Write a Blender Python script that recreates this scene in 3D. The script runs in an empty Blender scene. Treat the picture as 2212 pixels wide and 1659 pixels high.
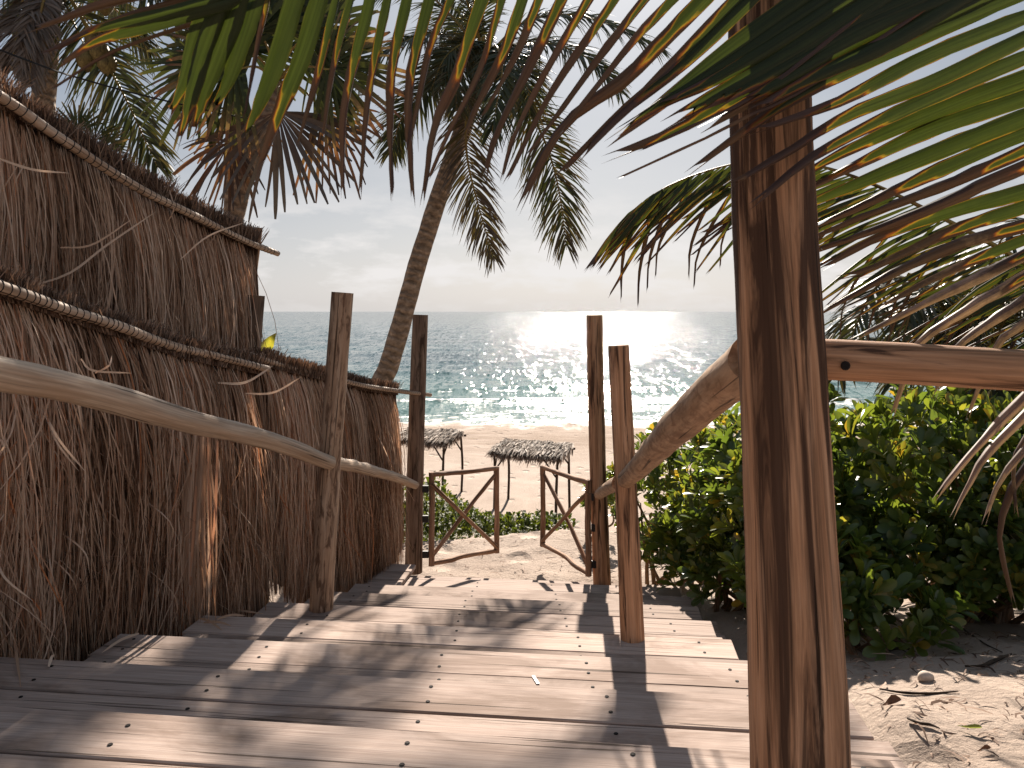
import bpy, bmesh, math, random
import numpy as np
from mathutils import Vector, Matrix, noise

random.seed(7)
rng = np.random.default_rng(7)
scene = bpy.context.scene
COL = scene.collection

# ------------------------------------------------------------------ camera
F, CX, HY, CZ = 1728.0, 1106.0, 673.0, 2.3      # focal length and principal point of the photo, eye height
cam_data = bpy.data.cameras.new('camera')
cam = bpy.data.objects.new('camera', cam_data)
COL.objects.link(cam)
cam.location = (0, 0, CZ)
cam.rotation_euler = (math.radians(90), 0, 0)
cam_data.sensor_width = 36.0
cam_data.lens = 36.0 * F / 2212.0
cam_data.shift_y = -(829.5 - HY) / 2212.0
cam_data.clip_start = 0.05
cam_data.clip_end = 60000
cam_data.dof.use_dof = True
cam_data.dof.focus_distance = 4.6
cam_data.dof.aperture_fstop = 20.0
scene.camera = cam
scene.render.resolution_x, scene.render.resolution_y = 1024, 768

# ------------------------------------------------------------------ sky and sun
SUN_AZ, SUN_EL = math.radians(6.6), math.radians(31.0)   # azimuth to the right of the view axis
world = bpy.data.worlds.new('World')
scene.world = world
world.use_nodes = True
wt = world.node_tree
wt.nodes.clear()
def wn(t, **k):
    n = wt.nodes.new(t)
    for a, b in k.items(): setattr(n, a, b)
    return n
w_out = wn('ShaderNodeOutputWorld')
w_bg = wn('ShaderNodeBackground')
w_bg.inputs['Strength'].default_value = 0.053
sky = wn('ShaderNodeTexSky', sky_type='NISHITA', sun_disc=False)
sky.sun_elevation = SUN_EL
sky.sun_rotation = SUN_AZ
sky.altitude = 0.0
sky.air_density = 1.0
sky.dust_density = 2.2
sky.ozone_density = 1.3
hsv = wn('ShaderNodeHueSaturation')
hsv.inputs['Saturation'].default_value = 0.62
wt.links.new(sky.outputs[0], hsv.inputs['Color'])
# low bank of thin cloud round the whole horizon
tc = wn('ShaderNodeTexCoord')
mp = wn('ShaderNodeMapping')
mp.inputs['Scale'].default_value = (1.0, 1.0, 3.4)
cn = wn('ShaderNodeTexNoise')
cn.inputs['Scale'].default_value = 9.0
cn.inputs['Detail'].default_value = 9.0
cn.inputs['Roughness'].default_value = 0.58
wt.links.new(tc.outputs['Generated'], mp.inputs['Vector'])
wt.links.new(mp.outputs[0], cn.inputs['Vector'])
cr = wn('ShaderNodeValToRGB')
cr.color_ramp.elements[0].position = 0.46
cr.color_ramp.elements[1].position = 0.60
wt.links.new(cn.outputs['Fac'], cr.inputs[0])
sep = wn('ShaderNodeSeparateXYZ')
wt.links.new(tc.outputs['Generated'], sep.inputs[0])
band = wn('ShaderNodeValToRGB')
be = band.color_ramp.elements
be[0].position = 0.0;  be[0].color = (.25, .25, .25, 1)
be[1].position = 0.045; be[1].color = (1, 1, 1, 1)
e = be.new(0.10); e.color = (.75, .75, .75, 1)
e = be.new(0.16); e.color = (.05, .05, .05, 1)
e = be.new(0.5); e.color = (.05, .05, .05, 1)
wt.links.new(sep.outputs['Z'], band.inputs[0])
mul = wn('ShaderNodeMath', operation='MULTIPLY')
wt.links.new(cr.outputs[0], mul.inputs[0]); wt.links.new(band.outputs[0], mul.inputs[1])
mul2 = wn('ShaderNodeMath', operation='MULTIPLY'); mul2.inputs[1].default_value = 0.9
wt.links.new(mul.outputs[0], mul2.inputs[0])
# a thin even veil over the whole sky, then the cloud bank
veil = wn('ShaderNodeMix', data_type='RGBA')
veil.inputs['Factor'].default_value = 0.88
vr = wn('ShaderNodeValToRGB')
ve = vr.color_ramp.elements
ve[0].position = 0.0; ve[0].color = (4.25 / 5, 4.22 / 5, 4.28 / 5, 1)
ve[1].position = 0.10; ve[1].color = (3.2 / 5, 3.38 / 5, 3.68 / 5, 1)
for pos_, c_ in ((.26, (1.8, 2.2, 2.8)), (.6, (1.75, 2.2, 2.85))):
    e = ve.new(pos_); e.color = tuple(v / 5 for v in c_) + (1,)
wt.links.new(sep.outputs['Z'], vr.inputs[0])
vsc = wn('ShaderNodeVectorMath', operation='SCALE'); vsc.inputs['Scale'].default_value = 5.0
wt.links.new(vr.outputs[0], vsc.inputs[0])
wt.links.new(vsc.outputs[0], veil.inputs['B'])
wt.links.new(hsv.outputs[0], veil.inputs['A'])
mixc = wn('ShaderNodeMix', data_type='RGBA')
mixc.inputs['B'].default_value = (6.2, 6.0, 5.9, 1)
wt.links.new(mul2.outputs[0], mixc.inputs['Factor'])
wt.links.new(veil.outputs['Result'], mixc.inputs['A'])
wt.links.new(mixc.outputs['Result'], w_bg.inputs['Color'])
wt.links.new(w_bg.outputs[0], w_out.inputs[0])

sun_data = bpy.data.lights.new('sun', 'SUN')
sun_data.energy = 5.0
sun_data.angle = math.radians(0.6)
sun_data.color = (1.0, 0.89, 0.77)
sun = bpy.data.objects.new('sun', sun_data)
COL.objects.link(sun)
to_sun = Vector((math.sin(SUN_AZ) * math.cos(SUN_EL), math.cos(SUN_AZ) * math.cos(SUN_EL), math.sin(SUN_EL)))
sun.rotation_euler = to_sun.to_track_quat('Z', 'Y').to_euler()
sun.location = (5, 30, 25)

scene.view_settings.view_transform = 'Standard'
scene.view_settings.look = 'None'
scene.view_settings.exposure = 1.42
scene.view_settings.gamma = 1.0
scene.view_settings.use_curve_mapping = False

# ------------------------------------------------------------------ helpers
def at(x, y, d):
    return Vector(((x - CX) / F * d, d, CZ - (y - HY) / F * d))

def thing(name, label, cat, loc=(0, 0, 0), group=None):
    o = bpy.data.objects.new(name, None)
    o.empty_display_size = 0.1
    COL.objects.link(o)
    o.location = loc
    o['label'] = label; o['category'] = cat
    if group: o['group'] = group
    return o

def tag(o, label, cat, group=None):
    o['label'] = label; o['category'] = cat
    if group: o['group'] = group
    return o

def root_inv(parent):
    p = parent
    while p.parent: p = p.parent
    return Matrix.Translation(p.location).inverted()

def link(name, me, parent=None, kind=None, basis=None):
    """world-space mesh (or a shared mesh placed by basis) as an object under parent"""
    o = bpy.data.objects.new(name, me)
    COL.objects.link(o)
    if basis is not None: o.matrix_basis = basis
    if parent is not None:
        o.parent = parent
        if parent.type == 'EMPTY':
            o.matrix_parent_inverse = Matrix.Translation(parent.location).inverted()
    if kind: o['kind'] = kind
    return o

def mesh_np(name, verts, quads, mat, tint=None, grain=None, smooth=True, uv=None):
    verts = np.asarray(verts, dtype=np.float32).reshape(-1, 3)
    quads = np.asarray(quads, dtype=np.int32).reshape(-1, 4)
    me = bpy.data.meshes.new(name)
    me.vertices.add(len(verts)); me.vertices.foreach_set('co', verts.ravel())
    me.loops.add(quads.size); me.loops.foreach_set('vertex_index', quads.ravel())
    me.polygons.add(len(quads))
    me.polygons.foreach_set('loop_start', np.arange(0, quads.size, 4, dtype=np.int32))
    me.polygons.foreach_set('loop_total', np.full(len(quads), 4, dtype=np.int32))
    me.polygons.foreach_set('use_smooth', np.full(len(quads), smooth, dtype=bool))
    if tint is not None:
        a = me.attributes.new('tint', 'FLOAT', 'POINT'); a.data.foreach_set('value', np.asarray(tint, dtype=np.float32).ravel())
    if grain is not None:
        a = me.attributes.new('grain', 'FLOAT_VECTOR', 'POINT'); a.data.foreach_set('vector', np.asarray(grain, dtype=np.float32).ravel())
    if mat: me.materials.append(mat)
    me.update(calc_edges=True); me.validate()
    return me

class MB:
    """collects shapes into one mesh, with a wood-grain coordinate and a tint for each vertex"""
    def __init__(s): s.v = []; s.f = []; s.g = []; s.t = []
    def add(s, v, f, g=None, t=0.5):
        n = len(s.v)
        s.v += [tuple(p) for p in v]
        s.f += [tuple(i + n for i in q) for q in f]
        s.g += [tuple(p) for p in (g if g is not None else v)]
        s.t += list(t) if hasattr(t, '__len__') else [t] * len(v)
        return s
    def mesh(s, name, mat, smooth=True, sharp=None):
        me = bpy.data.meshes.new(name)
        me.from_pydata(s.v, [], s.f)
        a = me.attributes.new('grain', 'FLOAT_VECTOR', 'POINT'); a.data.foreach_set('vector', np.array(s.g, dtype=np.float32).ravel())
        a = me.attributes.new('tint', 'FLOAT', 'POINT'); a.data.foreach_set('value', np.array(s.t, dtype=np.float32))
        me.polygons.foreach_set('use_smooth', [smooth] * len(me.polygons))
        if sharp:
            me.set_sharp_from_angle(angle=math.radians(sharp))
        if mat: me.materials.append(mat)
        return me
    def build(s, name, mat, parent=None, kind=None, smooth=True, sharp=40):
        return link(name, s.mesh(name, mat, smooth, sharp), parent, kind)

def catmull(pts, n):
    P = np.array([tuple(p) for p in pts], dtype=float)
    if len(P) == 2:
        t = np.linspace(0, 1, n)[:, None]
        return P[0] * (1 - t) + P[1] * t
    Q = np.vstack([2 * P[0] - P[1], P, 2 * P[-1] - P[-2]])
    seg = np.r_[0, np.cumsum(np.linalg.norm(np.diff(P, axis=0), axis=1))]
    out = []
    for s in np.linspace(0, seg[-1], n):
        i = min(np.searchsorted(seg, s, side='right') - 1, len(P) - 2)
        u = (s - seg[i]) / max(seg[i + 1] - seg[i], 1e-9)
        a, b, c, d = Q[i], Q[i + 1], Q[i + 2], Q[i + 3]
        out.append(.5 * (2 * b + (c - a) * u + (2 * a - 5 * b + 4 * c - d) * u * u + (3 * b - a - 3 * c + d) * u ** 3))
    return np.array(out)

def tube(mb, pts, radii, n=None, seg=14, rough=0.0, rfreq=3.0, tint=0.5, lump=None, flat_top=True):
    """round pole through pts (smooth), radii at pts, irregular surface of relative size rough"""
    n = n or max(2, len(pts) * 6)
    C = catmull(pts, n)
    R = np.interp(np.linspace(0, 1, n), np.linspace(0, 1, len(radii)), radii)
    T = np.gradient(C, axis=0); T /= np.linalg.norm(T, axis=1)[:, None]
    ref = Vector((0.31, 0.77, 0.21))
    if abs(ref.normalized().dot(Vector(T[0]))) > .95: ref = Vector((1, 0, 0))
    u = Vector(T[0]).cross(ref).normalized()
    so = random.random() * 50
    L = 0.0
    v = []; g = []; f = []
    for i in range(n):
        t = Vector(T[i]); u = (u - t * u.dot(t)).normalized(); w = t.cross(u)
        if i: L += float(np.linalg.norm(C[i] - C[i - 1]))
        for k in range(seg):
            a = 2 * math.pi * k / seg
            c, s_ = math.cos(a), math.sin(a)
            r = R[i]
            if rough:
                r *= 1 + rough * noise.noise(Vector((c * 1.3 + so, s_ * 1.3, L * rfreq))) + .4 * rough * noise.noise(Vector((c * 3 + so, s_ * 3, L * rfreq * 4)))
            p = Vector(C[i]) + u * (c * r) + w * (s_ * r)
            v.append(p); g.append((c * R[i] + so, s_ * R[i], L + so))
    for i in range(n - 1):
        for k in range(seg):
            k2 = (k + 1) % seg
            f.append((i * seg + k, i * seg + k2, (i + 1) * seg + k2, (i + 1) * seg + k))
    for i, rev in ((0, True), (n - 1, False)):
        idx = [i * seg + k for k in range(seg)]
        if rev: idx.reverse()
        f.append(tuple(idx))
    mb.add(v, f, g, tint)
    return mb

def box(mb, c, size, rot=None, bevel=0.006, long_axis=0, tint=0.5):
    """chamfered box; grain runs along long_axis"""
    hx = [s / 2 for s in size]
    b = min(bevel, min(hx) * .6)
    bm = bmesh.new()
    bmesh.ops.create_cube(bm, size=1)
    for vv in bm.verts: vv.co = Vector((vv.co.x * size[0], vv.co.y * size[1], vv.co.z * size[2]))
    bmesh.ops.bevel(bm, geom=bm.edges[:], offset=b, segments=1, affect='EDGES')
    so = random.random() * 40
    loc = [vv.co.copy() for vv in bm.verts]
    bm.verts.index_update()
    f = [[vv.index for vv in ff.verts] for ff in bm.faces]
    bm.free()
    order = {0: (1, 2, 0), 1: (0, 2, 1), 2: (0, 1, 2)}[long_axis]
    g = [(p[order[0]] + so, p[order[1]], p[order[2]] + so) for p in loc]
    M = Matrix.Translation(c) @ (rot.to_4x4() if rot is not None else Matrix())
    mb.add([M @ p for p in loc], f, g, tint)
    return mb

def ribbons(C, W, S, tint):
    """C (N,M,3) centre lines, W (N,M) widths, S (N,M,3) or (N,1,3) side vectors -> verts, quads, tint"""
    N, M = C.shape[:2]
    S = np.broadcast_to(S, C.shape)
    a = C - S * W[..., None] / 2; b = C + S * W[..., None] / 2
    V = np.stack([a, b], axis=2).reshape(-1, 3)
    i = np.arange(N)[:, None] * (M * 2) + np.arange(M - 1)[None, :] * 2
    Q = np.stack([i, i + 1, i + 3, i + 2], axis=-1).reshape(-1, 4)
    t = np.broadcast_to(np.asarray(tint).reshape(N, -1, 1), (N, M, 2)).reshape(-1)
    return V, Q, t

def join_np(parts):
    V, Q, T, n = [], [], [], 0
    for v, q, t in parts:
        V.append(v); Q.append(q + n); T.append(t); n += len(v)
    return np.vstack(V), np.vstack(Q), np.concatenate(T)

def unit(a): return a / np.maximum(np.linalg.norm(a, axis=-1, keepdims=True), 1e-9)

# ------------------------------------------------------------------ materials
def mat_new(name):
    m = bpy.data.materials.new(name); m.use_nodes = True
    nt = m.node_tree; nt.nodes.clear()
    out = nt.nodes.new('ShaderNodeOutputMaterial')
    return m, nt, out

def N(nt, t, **k):
    n = nt.nodes.new(t)
    for a, b in k.items(): setattr(n, a, b)
    return n

def ramp(nt, src, stops):
    r = N(nt, 'ShaderNodeValToRGB')
    el = r.color_ramp.elements
    for i, (p, c) in enumerate(stops):
        e = el[i] if i < 2 else el.new(p)
        e.position = p; e.color = tuple(c) + (1,) if len(c) == 3 else c
    nt.links.new(src, r.inputs[0])
    return r.outputs[0]

def noise_tex(nt, vec, scale, detail=4, rough=.55, dist=0.0):
    n = N(nt, 'ShaderNodeTexNoise')
    n.inputs['Scale'].default_value = scale; n.inputs['Detail'].default_value = detail
    n.inputs['Roughness'].default_value = rough; n.inputs['Distortion'].default_value = dist
    if vec is not None: nt.links.new(vec, n.inputs['Vector'])
    return n.outputs['Fac']

def mapping(nt, vec, scale, loc=(0, 0, 0)):
    m = N(nt, 'ShaderNodeMapping'); m.inputs['Scale'].default_value = scale; m.inputs['Location'].default_value = loc
    nt.links.new(vec, m.inputs['Vector'])
    return m.outputs[0]

def mixcol(nt, fac, a, b, mode='MIX'):
    m = N(nt, 'ShaderNodeMix', data_type='RGBA', blend_type=mode)
    for s, k in ((fac, 'Factor'), (a, 'A'), (b, 'B')):
        if hasattr(s, 'links'): nt.links.new(s, m.inputs[k])
        elif k == 'Factor': m.inputs[k].default_value = s
        else: m.inputs[k].default_value = tuple(s) + (1,) if len(s) == 3 else s
    return m.outputs['Result']

def math_n(nt, op, a, b=0.0, clamp=False):
    m = N(nt, 'ShaderNodeMath', operation=op, use_clamp=clamp)
    for i, s in enumerate((a, b)):
        if hasattr(s, 'links'): nt.links.new(s, m.inputs[i])
        else: m.inputs[i].default_value = s
    return m.outputs[0]

def attr(nt, name, out='Vector'):
    a = N(nt, 'ShaderNodeAttribute'); a.attribute_name = name
    return a.outputs[out]

def bump(nt, h, strength, dist, normal=None):
    b = N(nt, 'ShaderNodeBump'); b.inputs['Strength'].default_value = strength; b.inputs['Distance'].default_value = dist
    nt.links.new(h, b.inputs['Height'])
    if normal is not None: nt.links.new(normal, b.inputs['Normal'])
    return b.outputs[0]

def principled(nt, out, col, rough=.7, normal=None, spec=.3):
    p = N(nt, 'ShaderNodeBsdfPrincipled')
    if hasattr(col, 'links'): nt.links.new(col, p.inputs['Base Color'])
    else: p.inputs['Base Color'].default_value = tuple(col) + (1,)
    if hasattr(rough, 'links'): nt.links.new(rough, p.inputs['Roughness'])
    else: p.inputs['Roughness'].default_value = rough
    p.inputs['Specular IOR Level'].default_value = spec
    if normal is not None: nt.links.new(normal, p.inputs['Normal'])
    if out is not None: nt.links.new(p.outputs[0], out.inputs[0])
    return p

def wood(name, dark, mid, light, grain=(26, 26, 1.6), patch=None, patch_amt=.6, rough=.75, bstr=.6, crack=True, patch_scale=(9, 9, 1.2), speck=None, patch_lo=.5):
    m, nt, out = mat_new(name)
    g = attr(nt, 'grain')
    n1 = noise_tex(nt, mapping(nt, g, grain), 1.6, 7, .62, .4)
    col = ramp(nt, n1, [(.26, dark), (.5, mid), (.74, light)])
    n2 = noise_tex(nt, mapping(nt, g, (grain[0] * 4, grain[1] * 4, grain[2] * 2.2)), 1.4, 5, .6)
    fine = ramp(nt, n2, [(.3, (.55, .55, .55)), (.62, (1.06, 1.06, 1.06))])
    col = mixcol(nt, .75, col, fine, 'MULTIPLY')
    if patch is not None:
        n3 = noise_tex(nt, mapping(nt, g, patch_scale, (3, 7, 1)), 1.5, 6, .62, .8)
        fac = ramp(nt, n3, [(patch_lo, (0, 0, 0)), (patch_lo + .12, (patch_amt,) * 3)])
        col = mixcol(nt, fac, col, patch)
    h6 = None
    if crack:
        n6 = noise_tex(nt, mapping(nt, g, (60, 60, .9), (5, 2, 8)), 1.0, 2, .5, .25)
        h6 = ramp(nt, n6, [(.655, (1, 1, 1)), (.675, (.22, .2, .18))])
        col = mixcol(nt, .85, col, h6, 'MULTIPLY')
    if speck is not None:
        n5 = noise_tex(nt, mapping(nt, g, (40, 40, 14)), 1.0, 2, .5)
        col = mixcol(nt, ramp(nt, n5, [(.66, (0, 0, 0)), (.70, (.8, .8, .8))]), col, speck)
    t = attr(nt, 'tint', 'Fac')
    tcol = ramp(nt, t, [(0, (.62, .6, .58)), (.5, (1, 1, 1)), (1, (1.3, 1.28, 1.25))])
    col = mixcol(nt, 1.0, col, tcol, 'MULTIPLY')
    h = math_n(nt, 'ADD', n1, math_n(nt, 'MULTIPLY', n2, .6))
    nb = bump(nt, h, bstr, .004)
    if h6 is not None: nb = bump(nt, h6, .7, .006, nb)
    principled(nt, out, col, rough, nb, .15)
    return m

M = {}
M['deck'] = wood('deck_wood', (.335, .25, .207), (.425, .33, .28), (.48, .385, .333), (42, 42, 1.3), patch=(.15, .098, .07), patch_amt=.6, rough=.85, bstr=.2, patch_scale=(2.2, 2.2, .8))
M['post'] = wood('post_wood', (.23, .11, .056), (.46, .25, .14), (.6, .37, .235), (24, 24, 1.0), patch=(.04, .018, .011), patch_amt=.92, rough=.7, bstr=.6, patch_scale=(22, 22, 1.5))
M['post_stained'] = wood('post_wood_stained', (.22, .105, .055), (.44, .24, .135), (.58, .355, .225), (30, 30, 1.2), patch=(.03, .014, .009), patch_amt=.9, rough=.7, bstr=.9, patch_scale=(17, 17, .85), patch_lo=.45)
M['post_pale'] = wood('post_wood_pale', (.25, .145, .09), (.44, .29, .19), (.58, .42, .3), (18, 18, 1.4), patch=(.09, .045, .028), patch_amt=.8, rough=.72, bstr=.6, patch_scale=(22, 22, 5))
M['post_dark'] = wood('post_wood_dark', (.10, .062, .042), (.20, .13, .09), (.3, .21, .15), (20, 20, 1.6), patch=(.03, .018, .012), patch_amt=.8, rough=.85, bstr=.8, patch_scale=(14, 14, 3))
M['rail'] = wood('rail_wood', (.30, .20, .13), (.47, .35, .255), (.56, .45, .34), (22, 22, .8), patch=(.33, .215, .135), patch_amt=.5, rough=.62, bstr=.5, patch_scale=(10, 10, 1))
M['rail_mottled'] = wood('rail_wood_mottled', (.2, .11, .06), (.35, .22, .135), (.46, .32, .215), (16, 16, 3), patch=(.16, .085, .05), patch_amt=.7, rough=.66, bstr=.7, patch_scale=(16, 16, 9))
M['gate'] = wood('gate_wood', (.17, .088, .052), (.32, .185, .115), (.42, .27, .18), (30, 30, 3), patch=(.1, .05, .03), patch_amt=.6, rough=.75, bstr=.6)
M['bamboo'] = wood('pole_wood', (.29, .19, .125), (.46, .33, .235), (.57, .44, .34), (18, 18, 2), patch=(.22, .125, .07), patch_amt=.45, rough=.6, bstr=.3)
M['stick'] = wood('dark_stick', (.02, .014, .01), (.045, .03, .02), (.085, .06, .042), (40, 40, 4), rough=.85)

def plain(name, col, rough=.8, spec=.2):
    m, nt, out = mat_new(name)
    g = N(nt, 'ShaderNodeNewGeometry')
    n1 = noise_tex(nt, g.outputs['Position'], 60, 3)
    c = mixcol(nt, .5, col, ramp(nt, n1, [(.3, tuple(x * .6 for x in col)), (.7, tuple(min(1, x * 1.4) for x in col))]))
    principled(nt, out, c, rough, None, spec)
    return m
M['rope'] = plain('black_cord', (.012, .011, .011), .6)
M['iron'] = plain('black_iron', (.012, .011, .011), .5, .4)
M['screw'] = plain('screw_hole', (.012, .009, .008), .8)
M['cable'] = plain('cable_rubber', (.008, .008, .009), .5)
M['white'] = plain('white_plastic', (.75, .75, .74), .45, .4)
M['stone'] = plain('pale_stone', (.5, .42, .35), .9)

def strand_mat(name, stops, trans=.25, rough=.75):
    """dry grass: colour from each strand's own tint, light shines through a little"""
    m, nt, out = mat_new(name)
    t = attr(nt, 'tint', 'Fac')
    col = ramp(nt, t, stops)
    p = principled(nt, None, col, rough, None, .25)
    tr = N(nt, 'ShaderNodeBsdfTranslucent')
    nt.links.new(mixcol(nt, 1.0, col, (1.15, .95, .8), 'MULTIPLY'), tr.inputs['Color'])
    mx = N(nt, 'ShaderNodeMixShader'); mx.inputs[0].default_value = trans
    nt.links.new(p.outputs[0], mx.inputs[1]); nt.links.new(tr.outputs[0], mx.inputs[2])
    nt.links.new(mx.outputs[0], out.inputs[0])
    return m
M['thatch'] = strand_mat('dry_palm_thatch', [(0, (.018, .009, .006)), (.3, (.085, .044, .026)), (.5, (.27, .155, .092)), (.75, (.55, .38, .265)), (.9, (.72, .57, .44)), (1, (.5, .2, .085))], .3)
M['thatch_grey'] = strand_mat('grey_palm_thatch', [(0, (.05, .035, .025)), (.4, (.16, .115, .085)), (.7, (.3, .23, .175)), (1, (.45, .37, .3))], .2)
M['fringe'] = strand_mat('thatch_fringe', [(0, (.06, .036, .025)), (.5, (.2, .125, .085)), (1, (.36, .25, .18))], .2)

def leaf_mat(name, stops, trans=.4, rough=.42, spec=.45, tcol=(1.5, 1.45, .55), dry_at=None):
    m, nt, out = mat_new(name)
    t = attr(nt, 'tint', 'Fac')
    g = N(nt, 'ShaderNodeNewGeometry')
    n1 = noise_tex(nt, g.outputs['Position'], 46, 5, .65)
    tt = math_n(nt, 'ADD', t, math_n(nt, 'MULTIPLY', math_n(nt, 'SUBTRACT', n1, .5), .2), True)
    col = ramp(nt, tt, stops)
    rib = noise_tex(nt, mapping(nt, attr(nt, 'grain'), (330, 1, 3)), 1.0, 3, .6)
    col = mixcol(nt, .8, col, ramp(nt, rib, [(.3, (.5, .5, .5)), (.7, (1.3, 1.3, 1.3))]), 'MULTIPLY')
    p = principled(nt, None, col, rough, None, spec)
    tr = N(nt, 'ShaderNodeBsdfTranslucent')
    nt.links.new(mixcol(nt, 1.0, col, tcol, 'MULTIPLY'), tr.inputs['Color'])
    mx = N(nt, 'ShaderNodeMixShader')
    if dry_at: nt.links.new(ramp(nt, tt, [(dry_at - .14, (trans,) * 3), (dry_at, (trans * .22,) * 3)]), mx.inputs[0])
    else: mx.inputs[0].default_value = trans
    nt.links.new(p.outputs[0], mx.inputs[1]); nt.links.new(tr.outputs[0], mx.inputs[2])
    nt.links.new(mx.outputs[0], out.inputs[0])
    return m
# tint runs from living green through yellow and red-brown edges to dry brown
M['frond'] = leaf_mat('palm_leaflet', [(0, (.017, .028, .009)), (.36, (.034, .043, .012)), (.46, (.17, .11, .02)), (.54, (.17, .05, .015)), (.64, (.058, .028, .02)), (.85, (.062, .038, .03)), (1, (.30, .20, .155))], .34, .5, .25, dry_at=.62)
M['palm'] = leaf_mat('palm_frond_far', [(0, (.02, .03, .013)), (.4, (.042, .048, .016)), (.6, (.09, .066, .024)), (.8, (.06, .04, .028)), (1, (.13, .10, .08))], .22, .45, .35, (1.3, 1.25, .7), .75)
M['fan'] = leaf_mat('fan_palm_leaf', [(0, (.02, .03, .012)), (.3, (.05, .058, .016)), (.5, (.20, .13, .06)), (.62, (.19, .085, .042)), (.8, (.065, .038, .026)), (1, (.085, .072, .064))], .25, .55, .25, (1.3, 1.2, .75), .8)
M['shrub'] = leaf_mat('shrub_leaf', [(0, (.038, .066, .024)), (.45, (.075, .118, .034)), (.8, (.13, .165, .04)), (.93, (.19, .2, .05)), (1, (.28, .2, .045))], .42, .3, .55, (2.1, 1.9, .65))
M['cover'] = leaf_mat('ground_cover_leaf', [(0, (.025, .04, .01)), (.5, (.06, .085, .02)), (1, (.11, .13, .03))], .4, .6, .2, (1.7, 1.6, .6))
M['rachis'] = wood('frond_stem', (.1, .075, .02), (.2, .15, .045), (.29, .21, .07), (20, 20, 2), patch=(.16, .075, .03), patch_amt=.6, rough=.5, bstr=.2)
M['husk'] = wood('coconut_husk', (.06, .04, .016), (.13, .095, .035), (.2, .15, .06), (14, 14, 6), rough=.6, bstr=.3)
M['branch'] = wood('shrub_branch', (.13, .075, .04), (.22, .14, .085), (.3, .2, .13), (40, 40, 8), rough=.8)

def trunk_mat():
    m, nt, out = mat_new('palm_trunk_bark')
    g = attr(nt, 'grain')
    w = N(nt, 'ShaderNodeTexWave', wave_type='BANDS', bands_direction='Z')
    w.inputs['Scale'].default_value = 3.2; w.inputs['Distortion'].default_value = 5.5
    w.inputs['Detail'].default_value = 3; w.inputs['Detail Scale'].default_value = 2.2
    nt.links.new(g, w.inputs['Vector'])
    n1 = noise_tex(nt, mapping(nt, g, (7, 7, 11)), 1.6, 6, .62)
    base = ramp(nt, n1, [(.3, (.10, .068, .045)), (.55, (.24, .175, .125)), (.75, (.36, .28, .215))])
    base = mixcol(nt, .6, base, ramp(nt, w.outputs['Fac'], [(.1, (.42, .4, .38)), (.5, (1, 1, 1))]), 'MULTIPLY')
    h = math_n(nt, 'ADD', w.outputs['Fac'], n1)
    principled(nt, out, base, .85, bump(nt, h, .8, .02))
    return m
M['trunk'] = trunk_mat()

def sand_mat():
    m, nt, out = mat_new('beach_sand')
    g = N(nt, 'ShaderNodeNewGeometry'); P = g.outputs['Position']
    sx = N(nt, 'ShaderNodeSeparateXYZ'); nt.links.new(P, sx.inputs[0])
    n1 = noise_tex(nt, P, 1.1, 6, .6)
    n2 = noise_tex(nt, P, 22, 6, .65)
    n3 = noise_tex(nt, P, 260, 3, .6)
    col = ramp(nt, n1, [(.3, (.30, .232, .185)), (.7, (.385, .31, .255))])
    col = mixcol(nt, .45, col, ramp(nt, n3, [(.3, (.62, .58, .55)), (.6, (1.08, 1.06, 1.04))]), 'MULTIPLY')
    # specks and threads of dark litter
    v = noise_tex(nt, mapping(nt, P, (14, 26, 14)), 2.2, 6, .7, 1.2)
    lit = ramp(nt, v, [(.62, (0, 0, 0)), (.665, (.75, .75, .75))])
    nearf = N(nt, 'ShaderNodeMapRange'); nt.links.new(sx.outputs['Y'], nearf.inputs[0])
    nearf.inputs[1].default_value = 9; nearf.inputs[2].default_value = 12; nearf.inputs[3].default_value = 1; nearf.inputs[4].default_value = 0
    col = mixcol(nt, math_n(nt, 'MULTIPLY', lit, nearf.outputs[0]), col, (.05, .03, .02))
    # weed-stained upper beach, then darker wet sand at the water
    ws = noise_tex(nt, mapping(nt, P, (.35, 1.5, 1)), 1.3, 8, .7)
    zone = N(nt, 'ShaderNodeMapRange', interpolation_type='SMOOTHSTEP'); nt.links.new(sx.outputs['Y'], zone.inputs[0])
    zone.inputs[1].default_value = 24; zone.inputs[2].default_value = 32; zone.inputs[3].default_value = 0; zone.inputs[4].default_value = 1
    weed = math_n(nt, 'MULTIPLY', zone.outputs[0], ramp(nt, ws, [(.38, (.25, .25, .25)), (.58, (.85, .85, .85))]))
    col = mixcol(nt, weed, col, (.17, .108, .066))
    wet = N(nt, 'ShaderNodeMapRange', interpolation_type='SMOOTHSTEP'); nt.links.new(sx.outputs['Z'], wet.inputs[0])
    wet.inputs[1].default_value = SEA_Z + .07; wet.inputs[2].default_value = SEA_Z + .02; wet.inputs[3].default_value = 0; wet.inputs[4].default_value = 1
    col = mixcol(nt, wet.outputs[0], col, (.19, .145, .115))
    ro = math_n(nt, 'SUBTRACT', .92, math_n(nt, 'MULTIPLY', wet.outputs[0], .3))
    fp = N(nt, 'ShaderNodeTexVoronoi'); fp.inputs['Scale'].default_value = 1.15; nt.links.new(mapping(nt, P, (1.6, 1.0, 1)), fp.inputs['Vector'])
    dent = ramp(nt, fp.outputs['Distance'], [(.10, (0, 0, 0)), (.24, (1, 1, 1))])
    h = math_n(nt, 'ADD', math_n(nt, 'MULTIPLY', n2, .7), math_n(nt, 'ADD', math_n(nt, 'MULTIPLY', dent, 1.8), math_n(nt, 'MULTIPLY', n3, .12)))
    principled(nt, out, col, ro, bump(nt, h, .8, .045), .3)
    return m
SEA_Z = CZ - 5.25
M['sand'] = sand_mat()

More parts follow.
